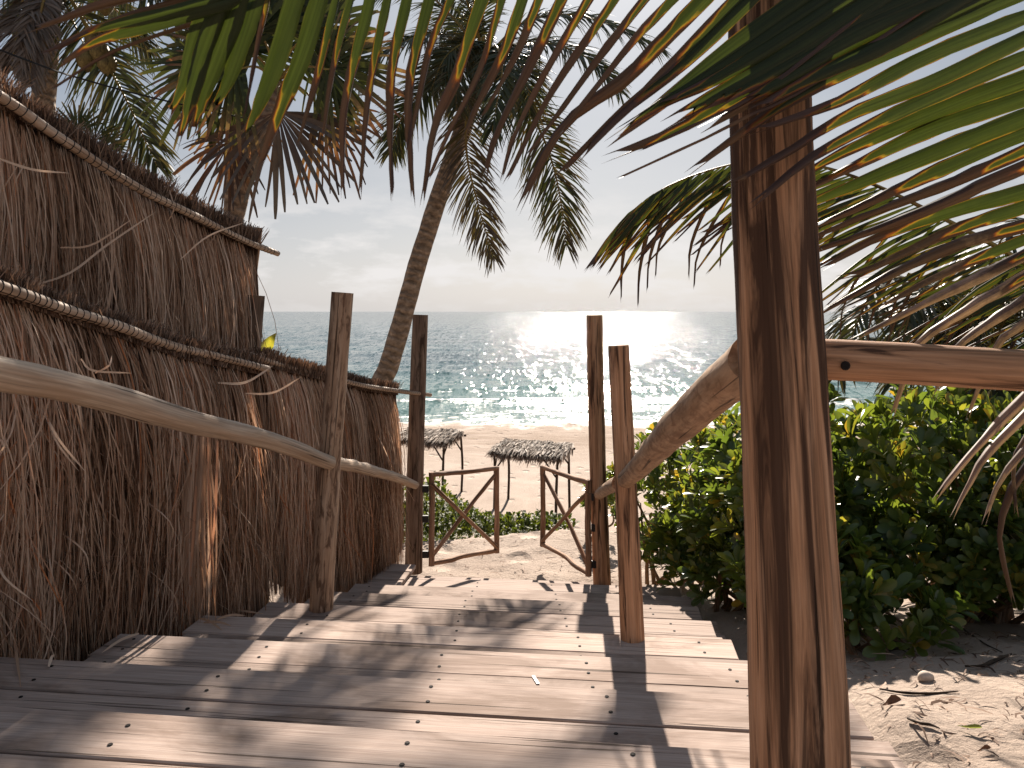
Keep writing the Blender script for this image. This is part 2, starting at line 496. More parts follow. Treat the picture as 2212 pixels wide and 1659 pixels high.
def sea_mat():
    m, nt, out = mat_new('sea_water')
    g = N(nt, 'ShaderNodeNewGeometry'); P = g.outputs['Position']
    sx = N(nt, 'ShaderNodeSeparateXYZ'); nt.links.new(P, sx.inputs[0])
    y = math_n(nt, 'ADD', sx.outputs['Y'], math_n(nt, 'MULTIPLY', math_n(nt, 'SUBTRACT', noise_tex(nt, mapping(nt, P, (.13, .13, .13)), 1.0, 4), .5), 6.0))
    shallow = N(nt, 'ShaderNodeMapRange', interpolation_type='SMOOTHSTEP'); nt.links.new(y, shallow.inputs[0])
    for i, vv in enumerate((38, 85, 1, 0)): shallow.inputs[i + 1].default_value = vv
    deepn = noise_tex(nt, mapping(nt, P, (.02, .06, .02)), 1.0, 3)
    deep = ramp(nt, deepn, [(.35, (.018, .055, .064)), (.65, (.028, .08, .088))])
    col = mixcol(nt, shallow.outputs[0], deep, (.10, .18, .165))
    # foam: ragged lines where the swell breaks
    fn = noise_tex(nt, mapping(nt, P, (.5, 1.3, .5)), 1.6, 9, .68)
    def bandf(c, w, lo, hi):
        d = math_n(nt, 'ABSOLUTE', math_n(nt, 'SUBTRACT', y, c))
        r = N(nt, 'ShaderNodeMapRange', interpolation_type='SMOOTHSTEP'); nt.links.new(d, r.inputs[0])
        for i, vv in enumerate((0, w, lo, hi)): r.inputs[i + 1].default_value = vv
        return r.outputs[0]
    b = math_n(nt, 'MAXIMUM', bandf(46.5, 3.0, .30, 0), math_n(nt, 'MAXIMUM', bandf(40.0, 2.6, .24, 0), bandf(53.5, 1.6, .17, 0)))
    foam = ramp(nt, math_n(nt, 'ADD', fn, b), [(.72, (0, 0, 0)), (.84, (1, 1, 1))])
    film = N(nt, 'ShaderNodeMapRange', interpolation_type='SMOOTHSTEP'); nt.links.new(y, film.inputs[0])
    for i, vv in enumerate((38, 43.5, .3, 0)): film.inputs[i + 1].default_value = vv
    foam = math_n(nt, 'MAXIMUM', foam, math_n(nt, 'MULTIPLY', film.outputs[0], .45))
    col = mixcol(nt, foam, col, (.36, .365, .365))
    ro = math_n(nt, 'ADD', math_n(nt, 'MULTIPLY', foam, .6), .07)
    # choppy surface: random slopes at three sizes of wavelet
    acc = g.outputs['Normal']
    for sc, amt in (((9.5, 4.2, 1), .88), ((4.2, .8, 1), .8), ((1.5, .12, 1), .66)):
        t = N(nt, 'ShaderNodeTexNoise'); t.inputs['Scale'].default_value = 1.0; t.inputs['Detail'].default_value = 2.0; t.inputs['Roughness'].default_value = .55
        nt.links.new(mapping(nt, P, sc), t.inputs['Vector'])
        s1 = N(nt, 'ShaderNodeVectorMath', operation='SUBTRACT'); nt.links.new(t.outputs['Color'], s1.inputs[0]); s1.inputs[1].default_value = (.5, .5, .5)
        s2 = N(nt, 'ShaderNodeVectorMath', operation='MULTIPLY'); nt.links.new(s1.outputs[0], s2.inputs[0]); s2.inputs[1].default_value = (amt, amt, 0)
        s3 = N(nt, 'ShaderNodeVectorMath', operation='ADD'); nt.links.new(acc, s3.inputs[0]); nt.links.new(s2.outputs[0], s3.inputs[1])
        acc = s3.outputs[0]
    nz = N(nt, 'ShaderNodeVectorMath', operation='NORMALIZE'); nt.links.new(acc, nz.inputs[0])
    pr = principled(nt, out, col, ro, nz.outputs[0], .5)
    pr.inputs['IOR'].default_value = 1.33
    return m
M['sea'] = sea_mat()

# ================================================================== the setting
RISE, RUN, D0, H0, YAW = .144, .60, 2.10, 1.115, .115     # stairs: rise, run, first nosing distance and depth below the eye

def sstep(a, b, x):
    t = min(1, max(0, (x - a) / (b - a))); return t * t * (3 - 2 * t)

def ground_h(x, y):
    """depth of the sand below the eye"""
    side = sstep(1.15, 1.45, x) * sstep(8.8, 6.4, y)
    h = 1.37 - .10 * side
    if y > 2.1: h += .232 * (min(y, 6.6) - 2.1)
    if y > 6.6: h = h + .02 * (min(y, 8.7) - 6.6)
    h -= .12 * side * sstep(6, 3.5, y) * sstep(1.4, 2.4, x) * 0.6
    crest = 8.7 + .25 * math.sin(x * 1.1 + .5)
    if y > crest:
        h += (4.72 - 2.42) * sstep(crest - .6, crest + 6.0, y)
    if y > 15: h += .021 * (y - 15)
    return h

def ground_z(x, y):
    b = .05 * noise.noise(Vector((x * .9, y * .9, 3))) + .028 * noise.noise(Vector((x * 2.7, y * 2.7, 9))) + .014 * noise.noise(Vector((x * 7, y * 7, 1)))
    b += .006 * noise.noise(Vector((x * 19, y * 19, 5)))
    stairs = sstep(-2.2, -1.7, x) * sstep(1.4, 1.1, x) * sstep(7.2, 6.8, y)
    return CZ - ground_h(x, y) + b * (1 - .8 * stairs)

xs = np.concatenate([[-3000, -900, -300, -120, -60], np.arange(-36, -6, 2.0), np.arange(-6, -1.6, .35), np.arange(-1.6, 4.2, .055), np.arange(4.2, 9, .3), np.arange(9, 40, 2.0), [60, 120, 300, 900, 3000]])
ys = np.concatenate([[-60, -30, -15, -8, -4, -2, -.5, .5], np.arange(1.0, 9.4, .055), np.arange(9.4, 16, .2), np.arange(16, 48, .6), [55, 70, 100]])
gv = [(x, y, ground_z(float(x), float(y))) for y in ys for x in xs]
nx, ny = len(xs), len(ys)
gi = (np.arange(ny - 1)[:, None] * nx + np.arange(nx - 1)[None, :])
gq = np.stack([gi, gi + 1, gi + 1 + nx, gi + nx], -1).reshape(-1, 4)
sand = link('sand_beach', mesh_np('sand_beach', gv, gq, M['sand']), None, 'structure')

# sea: long swell and chop as real relief near the beach, running out to the horizon
sy = np.concatenate([np.arange(33, 70, .22), 70 * np.power(1.014, np.arange(0, 160)), [700, 900, 1300, 2000, 3500, 7000, 15000, 40000]])
sxn = np.concatenate([np.linspace(-6, -1.05, 24), np.linspace(-1, 1, 230), np.linspace(1.05, 6, 24)])
SVX = sxn[None, :] * (sy[:, None] * .75)
SVY = np.broadcast_to(sy[:, None], SVX.shape)
def swell(X, Y):
    ph = .35 * np.sin(X * .06 + 1) + .6 * np.sin(X * .021)
    amp = np.clip((Y - 38) / 8, 0, 1) * np.clip(260 / np.maximum(Y, 1), .0, 1)
    s = .05 * np.sin(Y * .92 + 3 * ph + .4 * np.sin(X * .31)) + .05 * np.sin(Y * .47 + X * .10 + 2 * ph) + .03 * np.sin(Y * 1.7 + X * .5 + 1.3) + .02 * np.sin(Y * 2.9 - X * .8)
    br = .16 * np.exp(-((Y - 46.8 - 1.4 * ph) / .7) ** 2) + .24 * np.exp(-((Y - 53.5 - 1.8 * ph) / .9) ** 2) * (.6 + .4 * np.sin(X * .13))
    return s * amp + br
SVZ = SEA_Z + swell(SVX, SVY) * (SVY < 900)
sv = np.stack([SVX, SVY, SVZ], -1).reshape(-1, 3)
snx, sny = len(sxn), len(sy)
si = (np.arange(sny - 1)[:, None] * snx + np.arange(snx - 1)[None, :])
sq = np.stack([si, si + 1, si + 1 + snx, si + snx], -1).reshape(-1, 4)
sea = link('sea', mesh_np('sea', sv, sq, M['sea']), None, 'structure')

# ================================================================== wooden stairs
stairs = thing('wooden_stairs', 'wide weathered plank stairs leading down to the beach gate', 'stairs', (0, 2.1, CZ - H0))
yaw_rot = Matrix.Rotation(math.atan(-YAW), 3, 'Z')
def left_end(y): return -1.80 + .237 * (y - 2.9)
RIGHT = {0: .93, 1: 1.06, 2: 1.08, 3: 1.03, 4: 1.06, 5: 1.14, 6: 1.20, 7: 1.26, 8: 1.36}
screw_me = None
def screw_mesh():
    mb = MB()
    n = 8
    v = [(math.cos(a) * .0072, math.sin(a) * .0072, 0) for a in [2 * math.pi * k / n for k in range(n)]]
    v += [(math.cos(a) * .0065, math.sin(a) * .0065, .0015) for a in [2 * math.pi * k / n for k in range(n)]]
    f = [(k, (k + 1) % n, n + (k + 1) % n, n + k) for k in range(n)] + [tuple(range(n, 2 * n))]
    mb.add(v, f)
    return mb.mesh('screw', M['screw'], False)
screw_me = screw_mesh()
deck_boards = []
def plank(x0, x1, y_front, width, ztop, thick=.042, jitter=True, screws=True):
    """board running across the stairs; y_front is the far edge at x = 0"""
    dz = random.uniform(-.003, .003) if jitter else 0
    L = (x1 - x0)
    xc = (x0 + x1) / 2
    yc = y_front - width / 2 - YAW * xc
    mb = MB()
    rot = Matrix.Rotation(math.atan(-YAW) + random.uniform(-.0022, .0022), 3, 'Z') @ Matrix.Rotation(random.uniform(-.003, .003), 3, 'X')
    box(mb, Vector((xc, yc, ztop - thick / 2 + dz)), (L * math.sqrt(1 + YAW ** 2), width, thick), rot, .004, 0, random.uniform(.2, .85))
    o = mb.build('board', M['deck'], stairs, smooth=False, sharp=None)
    if screws:
        for sx_ in (-1.62, -1.02, -.28, .30, .86):
            xx = sx_ + random.uniform(-.015, .015)
            if not (x0 + .05 < xx < x1 - .03): continue
            for fy in (.28, .74):
                yy = y_front - width * fy - YAW * xx + random.uniform(-.008, .008)
                s = link('screw', screw_me, o, basis=Matrix.Translation((xx, yy, ztop + dz + .0012)))
    deck_boards.append(o)
BW, GAP = .2, .007
for k in range(0, 9):
    yn = D0 + RUN * k
    zt = CZ - H0 - RISE * k
    nb = 3 if k else 16
    x1 = RIGHT[k] + .02
    if k == 8: yn -= .12
    yf = yn
    for b in range(nb):
        w = BW + (.018 if b == 0 else random.uniform(-.012, .006))
        xl = left_end(yn if k else max(yf, 1.2)) + random.uniform(-.015, .015) - .02
        xr = x1 + random.uniform(-.03, .03) + (.03 if b else 0)
        if k == 0 and b == 1: xr += .06
        plank(xl, xr, yf, w, zt, screws=(k > 0 or b < 2))
        yf -= w + GAP
# cleats under the boards and sloping side beams
for xb in (-1.25, -.35, .40, .78):
    mb = MB()
    p0 = Vector((xb + .1, D0 - .1, CZ - H0 - .14)); p1 = Vector((xb + .1, D0 + RUN * 8, CZ - H0 - RISE * 8 - .11))
    dirv = p1 - p0
    if xb < -.9: p1 = p0 + dirv * .62; dirv = p1 - p0
    box(mb, (p0 + p1) / 2, (.045, dirv.length, .10), Matrix.Rotation(math.atan2(dirv.z, math.hypot(dirv.x, dirv.y)), 3, 'X'), .004, 1, .3)
    mb.build('stringer', M['post_dark'], stairs, smooth=False, sharp=None)
for xb in (-1.6, -.4, .8):
    mb = MB()
    box(mb, Vector((xb, .6, CZ - H0 - .10)), (.07, 2.9, .11), None, .004, 1, .3)
    mb.build('joist', M['post_dark'], stairs, smooth=False, sharp=None)
# small side platform by the left gate post
pf = thing('side_platform', 'small grey plank platform beside the thatched fence at the stair foot', 'platform', (-1.02, 6.3, CZ - 2.14))
for i in range(3):
    mb = MB()
    box(mb, Vector((-1.06 + .025 * i, 6.14 + .19 * i, CZ - 2.10)), (.42, .18, .036), yaw_rot, .005, 0, .45)
    mb.build('board', M['deck'], pf, smooth=False, sharp=None)
for sx_ in (-1.2, -.92):
    mb = MB(); box(mb, Vector((sx_, 6.33, CZ - 2.21)), (.05, .5, .17), yaw_rot, .004, 1, .4)
    mb.build('bearer', M['deck'], pf, smooth=False, sharp=None)

# ================================================================== railings
def pole(name, mat, parent, pts, radii, rough=.08, seg=18, n=None, rfreq=3.0, tint=.5):
    mb = MB(); tube(mb, pts, radii, n, seg, rough, rfreq, tint)
    return mb.build(name, M[mat], parent, sharp=50)

# left railing
lr = thing('handrail', 'pale peeled-log handrail along the thatched fence with one leaning post', 'handrail', (-1.09, 4.55, CZ - 1.69))
pole('post', 'post_pale', lr, [at(693, 1322, 4.55), at(712, 1000, 4.55), at(740, 632, 4.55)], [.0655, .063, .062], .05, 22, 30)
pole('post', 'post_pale', lr, [(-1.74, 1.0, CZ - 1.115), (-1.72, 1.0, CZ + .35)], [.07, .065], .05)
pole('rail', 'rail', lr, [(-1.72, 1.02, CZ + .19), at(-160, 772, 2.04), at(0, 808, 2.27), at(195, 848, 2.63), at(390, 905, 3.12), at(586, 953, 3.84), at(711, 999, 4.5)],
     [.056, .052, .050, .048, .045, .042, .041], .10, 24, 90, 3.4)
for nx_, ny_, nd_ in ((703, 1000, 4.455), (1352, 1030, 3.67), (1846, 800, 1.493), (1846, 772, 1.496)):
    mbk = MB(); tube(mbk, [at(nx_, ny_, nd_), at(nx_, ny_, nd_ - .004)], [.006, .005], 2, 10); mbk.build('nail_head', M['iron'], lr if nx_ < 1106 else None) if nx_ < 1106 else None
pole('rail', 'rail', lr, [at(722, 1000, 4.6), at(770, 1008, 5.1), at(830, 1024, 5.9), at(868, 1036, 6.5), at(897, 1048, 6.95)], [.037, .037, .037, .036, .036], .16, 16, 40, 6)

# gate posts
gl = tag(pole('gate_post', 'post_dark', None, [at(893, 1236, 7.04), at(899, 950, 7.04), at(908, 680, 7.04)], [.077, .072, .068], .06, 20, 26),
         'dark weathered gate post at the end of the thatched fence', 'post')
# right railing
rr = thing('handrail', 'brown log handrail with a thick stained post close to the camera', 'handrail', (.54, 1.5, CZ - 1.115))
big = pole('post', 'post_stained', rr, [(.5425, 1.5, CZ - 1.13), at(1722, 1500, 1.5), at(1694, 900, 1.5), at(1672, 500, 1.5), at(1660, 150, 1.5), at(1658, -95, 1.5)], [.0905, .089, .083, .0785, .075, .073], .045, 40, 60, 2.0, .45)
pole('post', 'post', rr, [at(1366, 1380, 3.79), at(1352, 1050, 3.79), at(1336, 746, 3.79)], [.057, .053, .049], .05, 22, 30, 3, .6)
pole('rail', 'rail_mottled', rr, [at(1630, 775, 1.56), at(1545, 845, 1.9), at(1470, 915, 2.3), at(1420, 965, 2.75), at(1385, 1005, 3.25), at(1352, 1036, 3.72)], [.05, .05, .049, .047, .045, .04], .09, 24, 60, 4)
pole('rail', 'rail_mottled', rr, [at(1338, 1044, 3.87), at(1318, 1052, 4.7), at(1294, 1068, 6.52)], [.038, .038, .040], .1, 16, 30, 5)
pole('rail', 'post', rr, [at(1720, 775, 1.53), at(1800, 778, 1.535), at(2000, 789, 1.53), at(2212, 801, 1.51), at(2700, 828, 1.47)], [.0385, .0395, .040, .041, .041], .05, 24, 50, 3, .4)
pole('post', 'post', rr, [at(2690, 1960, 1.47), at(2700, 700, 1.47)], [.07, .066], .05)
# knot on the level rail
mbk = MB(); tube(mbk, [at(1826, 790, 1.497), at(1826, 790, 1.488)], [.009, .007], 2, 12); mbk.build('knot', M['screw'], rr)
gr = tag(pole('gate_post', 'post', None, [at(1301, 1268, 6.66), at(1290, 960, 6.66), at(1284, 681, 6.66)], [.0735, .069, .067], .06, 20, 26, 3, .55),
         'brown gate post right of the open gate, standing at the stair foot', 'post')

# ================================================================== gates
def gate(label, hx, hyt, hyb, hd, fx, fyt, fyb, fd, hinge_side):
    base = at(hx, hyb, hd)
    g = thing('gate', label, 'gate', base)
    A0, A1 = at(hx, hyb, hd), at(hx, hyt, hd)
    B0, B1 = at(fx, fyb, fd), at(fx, fyt, fd)
    r = .024
    def bar(nm, a, b, rad, wob=.012):
        m = (a + b) / 2 + Vector((random.uniform(-wob, wob), random.uniform(-wob, wob) * .3, random.uniform(-wob, wob)))
        q = a.lerp(b, .27) + Vector((random.uniform(-wob, wob) * .6, 0, random.uniform(-wob, wob) * .6))
        pole(nm, 'gate', g, [a, q, m, b], [rad, rad * .95, rad * .9, rad * .95], .18, 12, 22, 7, random.uniform(.35, .65))
    bar('stile', A0, A1, r * 1.15, .006)
    bar('stile', B0, B1, r * 1.05, .006)
    bar('top_bar', A1 + Vector((0, 0, -.02)), B1 + Vector((0, 0, -.015)), r * .95)
    bar('bottom_bar', A0 + Vector((0, 0, .02)), B0 + Vector((0, 0, .02)), r * .9)
    off = Vector((0, -.022, 0))
    bar('brace', A1 + Vector((0, 0, -.1)) + off, B0 + Vector((0, 0, .06)) + off, r * .8, .02)
    bar('brace', A0 + Vector((0, 0, .07)) - off, B1 + Vector((0, 0, -.06)) - off, r * .8, .02)
    for fz in (.12, .5, .82):
        mb = MB(); p = A0.lerp(A1, fz)
        box(mb, p + Vector((hinge_side * .052, .0, 0)), (.055, .03, .06), None, .004, 2)
        mb.build('hinge', M['iron'], g, smooth=False, sharp=None)
    return g
gate('open stick gate leaf with crossed braces hinged on the dark left post', 932, 1020, 1222, 6.98, 1073, 1008, 1194, 7.45, -1)
gate('open stick gate leaf with crossed braces hinged beside the brown right post', 1271, 1036, 1244, 6.62, 1172, 1006, 1180, 7.55, 1)

# ================================================================== thatched fences
ring_me = None
def ring_mesh():
    mb = MB()
    tube(mb, [(math.cos(a), math.sin(a), 0) for a in np.linspace(0, 2 * math.pi, 17)], [.09, .09], 17, 5)
    return mb.mesh('rope_binding', M['rope'], True)
ring_me = ring_mesh()

def fence(name, label, p0, p1, top, bottom, pole_pts, pole_r, nstr, fringe_h, bulge=.03, wild=.07, red=0.0, ring_gap=.05, lean=0.0, mat='thatch'):
    """p0,p1 ground plan ends; top(s), bottom(s) heights along s in 0..1; strands hang from the pole"""
    P0 = np.array(p0, float); P1 = np.array(p1, float)
    u = (P1 - P0); Lh = np.linalg.norm(u); u /= Lh
    nrm = np.array([u[1], -u[0]])                       # towards the stairs
    U3 = np.array([u[0], u[1], 0.]); N3 = np.array([nrm[0], nrm[1], 0.]); Z3 = np.array([0, 0, 1.])
    root = thing(name, label, 'fence', (P0[0], P0[1], bottom(0)), 'thatched fence panels')
    parts = []
    def layer(n, w0, w1, off0, off1, tlo, thi, short, spread, wildness=0, start=(0, .03)):
        s = rng.random(n) * (.96 if wildness else 1.0)
        zt = np.interp(s, np.linspace(0, 1, 40), [top(q) for q in np.linspace(0, 1, 40)]) - rng.uniform(start[0], start[1], n)
        zb = np.interp(s, np.linspace(0, 1, 40), [bottom(q) for q in np.linspace(0, 1, 40)])
        clump = np.array([noise.noise(Vector((q * Lh * 6, 2, 7))) for q in s])
        clump2 = np.array([noise.noise(Vector((q * Lh * 17, 5, 1))) for q in s])
        ln = (zt - zb) * rng.uniform(short, 1.0, n) - np.abs(rng.normal(0, .015, n))
        M_ = 7
        t = np.linspace(0, 1, M_)[None, :]
        off = -.045 + (rng.uniform(off0, off1, n)[:, None] + .045) * (t / (t + .16)) + .4 * bulge * (clump[:, None] + .5) * t + .05 * t ** 3 * rng.random(n)[:, None]
        lat = lean * t + (.03 * clump[:, None] + spread * rng.normal(0, 1, n)[:, None]) * t + spread * .35 * rng.normal(0, 1, n)[:, None] * t ** 2
        if wildness:
            lat = lat + wildness * rng.normal(0, 1, n)[:, None] * t ** 1.5 * 3
            off = off + np.abs(rng.normal(0, wildness, n))[:, None] * np.sin(t * 3.0) 
        C = (np.array([P0[0], P0[1], 0])[None, None] + U3 * (s[:, None] * Lh + lat)[..., None] + N3 * off[..., None] + Z3 * (zt[:, None] - ln[:, None] * t)[..., None])
        W = rng.uniform(w0, w1, n)[:, None] * np.array([.8, 1, 1, .95, .85, .6, .12])[None, :]
        ang = rng.uniform(-1.1, 1.1, n)
        S = U3[None] * np.cos(ang)[:, None] + N3[None] * np.sin(ang)[:, None]
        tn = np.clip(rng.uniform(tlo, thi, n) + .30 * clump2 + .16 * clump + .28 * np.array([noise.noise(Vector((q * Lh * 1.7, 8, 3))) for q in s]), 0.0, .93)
        if red:
            tn = np.where(rng.random(n) < red * np.clip(.5 + clump * 1.5, 0, 1.5), 1.0, tn)
        tn2 = np.clip(tn[:, None] + rng.normal(0, .05, (n, M_)), 0, 1)
        parts.append(ribbons(C, W, S[:, None, :], tn2))
    layer(int(nstr * .10), .03, .05, -.07, -.05, .0, .12, .86, .03)  # wide backing strips, tinted near black to paint shade into the gaps
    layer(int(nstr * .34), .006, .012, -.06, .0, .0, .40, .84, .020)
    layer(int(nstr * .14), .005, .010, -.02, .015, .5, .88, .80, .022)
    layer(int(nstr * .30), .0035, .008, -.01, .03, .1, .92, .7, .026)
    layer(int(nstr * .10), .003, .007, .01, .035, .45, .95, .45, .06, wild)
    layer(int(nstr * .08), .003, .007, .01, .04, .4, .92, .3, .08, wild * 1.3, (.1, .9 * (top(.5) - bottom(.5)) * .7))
    V, Q, T = join_np(parts)
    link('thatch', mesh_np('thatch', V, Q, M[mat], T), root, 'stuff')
    # rough cut ends standing up above the pole
    n = int(3000 * Lh)
    s = rng.random(n)
    zt = np.interp(s, np.linspace(0, 1, 40), [top(q) for q in np.linspace(0, 1, 40)]) - .04
    hh = fringe_h * (.85 + .35 * np.array([noise.noise(Vector((q * Lh * 5, 1, 4))) for q in s])) * rng.uniform(.6, 1.0, n) + .04
    t = np.linspace(0, 1, 4)[None, :]
    lat = rng.normal(0, .5, n)[:, None] * hh[:, None] * t
    off = rng.uniform(-.10, -.012, n)[:, None] + rng.normal(-.05, .2, n)[:, None] * hh[:, None] * t
    C = np.array([P0[0], P0[1], 0])[None, None] + U3 * (s[:, None] * Lh + lat)[..., None] + N3 * off[..., None] + Z3 * (zt[:, None] + hh[:, None] * t)[..., None]
    W = rng.uniform(.003, .009, n)[:, None] * np.array([1, 1, .9, .6])[None, :]
    ang = rng.uniform(0, 3.14, n)
    S = U3[None] * np.cos(ang)[:, None] + N3[None] * np.sin(ang)[:, None]
    V, Q, T = ribbons(C, W, S[:, None, :], (rng.random(n) ** 1.4)[:, None])
    link('thatch_fringe', mesh_np('thatch_fringe', V, Q, M['fringe'], T), root, 'stuff')
    # binding pole
    pl = pole('top_pole', 'bamboo', root, pole_pts, pole_r, .09, 16, 60, 5)
    C = catmull(pole_pts, 400)
    seg = np.r_[0, np.cumsum(np.linalg.norm(np.diff(C, axis=0), axis=1))]
    s0 = .04
    while s0 < seg[-1] - .09:
        i = int(np.searchsorted(seg, s0)); i = min(max(i, 1), 398)
        tdir = Vector(C[i + 1] - C[i - 1]).normalized()
        tdir = (tdir + Vector((random.uniform(-.12, .12), random.uniform(-.12, .12), random.uniform(-.12, .12)))).normalized()
        r = np.interp(i / 399, np.linspace(0, 1, len(pole_r)), pole_r) * 1.03
        Mx = Matrix.Translation(C[i]) @ tdir.to_track_quat('Z', 'Y').to_matrix().to_4x4() @ Matrix.Scale(r, 4)
        link('rope_binding', ring_me, pl, basis=Mx)
        s0 += ring_gap * random.uniform(.85, 1.15)
    return root, U3, N3

def lerpf(pts):
    a = np.array(pts, float)
    return lambda q: float(np.interp(q, a[:, 0], a[:, 1]))

# lower fence, near panel
def fx(d): return -1.93 + .237 * (d - 2.9)
d_a, d_b = 1.0, 4.80
def f1top(q):
    d = d_a + q * (d_b - d_a)
    return CZ - np.interp(d, [1.0, 2.98, 3.6, 4.1, 4.8], [-.60, -.095, .075, .21, .34])
def f1bot(q):
    d = d_a + q * (d_b - d_a)
    return ground_z(fx(d) - .1, d) + .01
PP = [(fx(1.0) + .05, 1.0, CZ + .6), (fx(2.0) + .05, 2.0, CZ + .34), at(0, 619, 2.95), at(140, 668, 3.28), at(260, 706, 3.6), at(370, 747, 3.98), at(470, 770, 4.35), at(578, 797, 4.8)]
froot1, FU, FN = fence('thatch_fence', 'nearest low thatched fence panel beside the top of the stairs', (fx(d_a), d_a), (fx(d_b), d_b), f1top, f1bot, PP, [.03, .028, .026, .025, .023, .023, .021, .02], 14000, .095, .05, .05, .07, .036)
# second lower panel
d_c, d_d = 4.90, 6.86
def fx2(d): return -1.52 + .279 * (d - 4.86)
def f2top(q):
    d = d_c + q * (d_d - d_c)
    return CZ - np.interp(d, [4.86, 5.55, 6.3, 7.0], [.285, .43, .59, .70])
def f2bot(q):
    d = d_c + q * (d_d - d_c)
    return ground_z(fx2(d) - .1, d) + .06 + .2 * math.exp(-((d - 5.0) / .22) ** 2) + .16 * sstep(6.3, 6.8, d)
PP2 = [at(538, 768, 4.76), at(620, 792, 5.2), at(705, 812, 5.7), at(790, 834, 6.2), at(870, 846, 6.75), at(930, 853, 7.15)]
froot2, _, _ = fence('thatch_fence', 'low thatched fence panel ending at the left gate post', (fx2(d_c), d_c), (fx2(d_d), d_d), f2top, f2bot, PP2, [.021, .02, .019, .018, .018, .017], 10000, .085, .04, .03, .05, .034)
# tall fence behind
def fx3(d): return -2.68 + .237 * (d - 2.9)
d_e, d_f = 1.8, 6.12
def f3top(q):
    d = d_e + q * (d_f - d_e)
    return CZ - np.interp(d, [1.8, 3.84, 4.7, 5.4, 6.0], [-1.60, -1.03, -.80, -.63, -.53])
def f3bot(q):
    d = d_e + q * (d_f - d_e)
    return ground_z(fx3(d), d) + .02
PP3 = [(fx3(1.8) + .06, 1.8, CZ + 1.6), at(-200, 90, 3.3), at(0, 208, 3.82), at(150, 312, 4.15), at(300, 407, 4.65), at(420, 466, 5.2), at(520, 516, 5.8), at(600, 548, 6.3)]
froot3, _, _ = fence('thatch_fence', 'tall thatched fence panel rising behind the low fence on the left', (fx3(d_e), d_e), (fx3(d_f), d_f), f3top, f3bot, PP3, [.034, .03, .029, .027, .026, .025, .024, .022], 20000, .15, .04, .08, .02, .052, lean=-.14)
mb = MB(); tube(mb, [at(500, 1190, 6.16), at(524, 760, 6.16), at(545, 600, 6.16), at(559, 492, 6.16)], [.034, .033, .032, .03], 20, 10, .05)
mb.build('end_post', M['post_pale'], froot3, sharp=50)
# pale loose blades that stick out of the thatch
def blade(parent, pts, w, tint, name='loose_blade', mat='thatch'):
    C = catmull(pts, 14)[None]
    T = unit(np.gradient(C[0], axis=0))
    view = unit(C[0] - np.array([0, 0, CZ]))
    S = unit(np.cross(T, view) + .35 * np.array([.3, .2, .5]))[None]
    W = np.interp(np.linspace(0, 1, 14), [0, .3, .8, 1], [w * .6, w, w * .8, w * .1])[None]
    V, Q, Tn = ribbons(C, W, S, np.array([[tint]]))
    return link(name, mesh_np(name, V, Q, M[mat], Tn), parent)
blade(froot3, [at(-10, 340, 3.7), at(70, 366, 3.75), at(150, 374, 3.85)], .012, .88)
blade(froot3, [at(60, 620, 3.8), at(150, 590, 3.9), at(230, 530, 4.1), at(340, 455, 4.4)], .012, .8)
blade(froot3, [at(130, 535, 3.9), at(200, 528, 4.0), at(290, 470, 4.2)], .01, .75)
blade(froot3, [at(390, 560, 4.7), at(450, 510, 4.8), at(530, 480, 5.1)], .01, .85)
for _ in range(26):
    x = random.uniform(20, 500); y = random.uniform(300, 640) + x * .25; dd = 3.72 + x / 545 * 1.95
    a = random.uniform(-.6, .6) - .5; L = random.uniform(50, 130)
    p0 = at(x, y, dd); p2 = at(x - L * math.sin(-a) * 1.0, y + L * math.cos(a), dd - .04); pm = at(x - L * .5 * math.sin(-a) + random.uniform(-20, 20), y + L * .55, dd - .08)
    blade(froot3, [p0, pm, p2], random.uniform(.005, .009), random.uniform(.6, .93))
blade(froot1, [at(470, 827, 4.35), at(530, 826, 4.4), at(590, 790, 4.5)], .014, .9)
blade(froot1, [at(530, 850, 4.5), at(590, 848, 4.5), at(650, 815, 4.6)], .012, .87)
blade(froot1, [at(175, 775, 3.2), at(200, 800, 3.2), at(285, 806, 3.35)], .009, .85)
blade(froot1, [at(205, 806, 3.2), at(235, 790, 3.2), at(242, 768, 3.25)], .008, .93)
for _ in range(70):
    x = random.uniform(-60, 540); y = random.uniform(860, 1330); dd = 2.86 + max(x, -60) / 560 * 1.85
    a = random.uniform(-.7, .7); L = random.uniform(50, 190)
    if y + L > 1400: continue
    p0 = at(x, y, dd); p2 = at(x + L * math.sin(a), y + L * math.cos(a), dd - .05); pm = at(x + L * .5 * math.sin(a) + random.uniform(-26, 26), y + L * .5 * math.cos(a), dd - .09)
    blade(froot1, [p0, pm, p2], random.uniform(.005, .01), random.choice([.6, .75, .85, .9, .97, 1.0]))
# a clump of long red-brown blades that hangs down near the middle of the panel
for _ in range(26):
    x = 430 + random.gauss(0, 16); dd = 3.98
    x2 = x + random.gauss(-14, 24)
    blade(froot1, [at(x, 930 + random.uniform(-40, 60), dd), at((x + x2) / 2 + random.uniform(-8, 8), 1130, dd - .06), at(x2, 1300 + random.uniform(-60, 60), dd - .05)], random.uniform(.008, .016), random.choice([.55, .65, .72, .8, .97]))
for _ in range(30):
    x = random.uniform(575, 860); dd = 4.85 + (x - 565) / 320 * 2.0
    y = random.uniform(850, 1120); L = random.uniform(50, 150); a = random.uniform(-.6, .6)
    if y + L > 1225: continue
    blade(froot2, [at(x, y, dd - .04), at(x + L * .5 * math.sin(a) + random.uniform(-10, 10), y + L * .5, dd - .09), at(x + L * math.sin(a), y + L, dd - .06)], random.uniform(.004, .008), random.choice([.6, .8, .9, 1.0]))
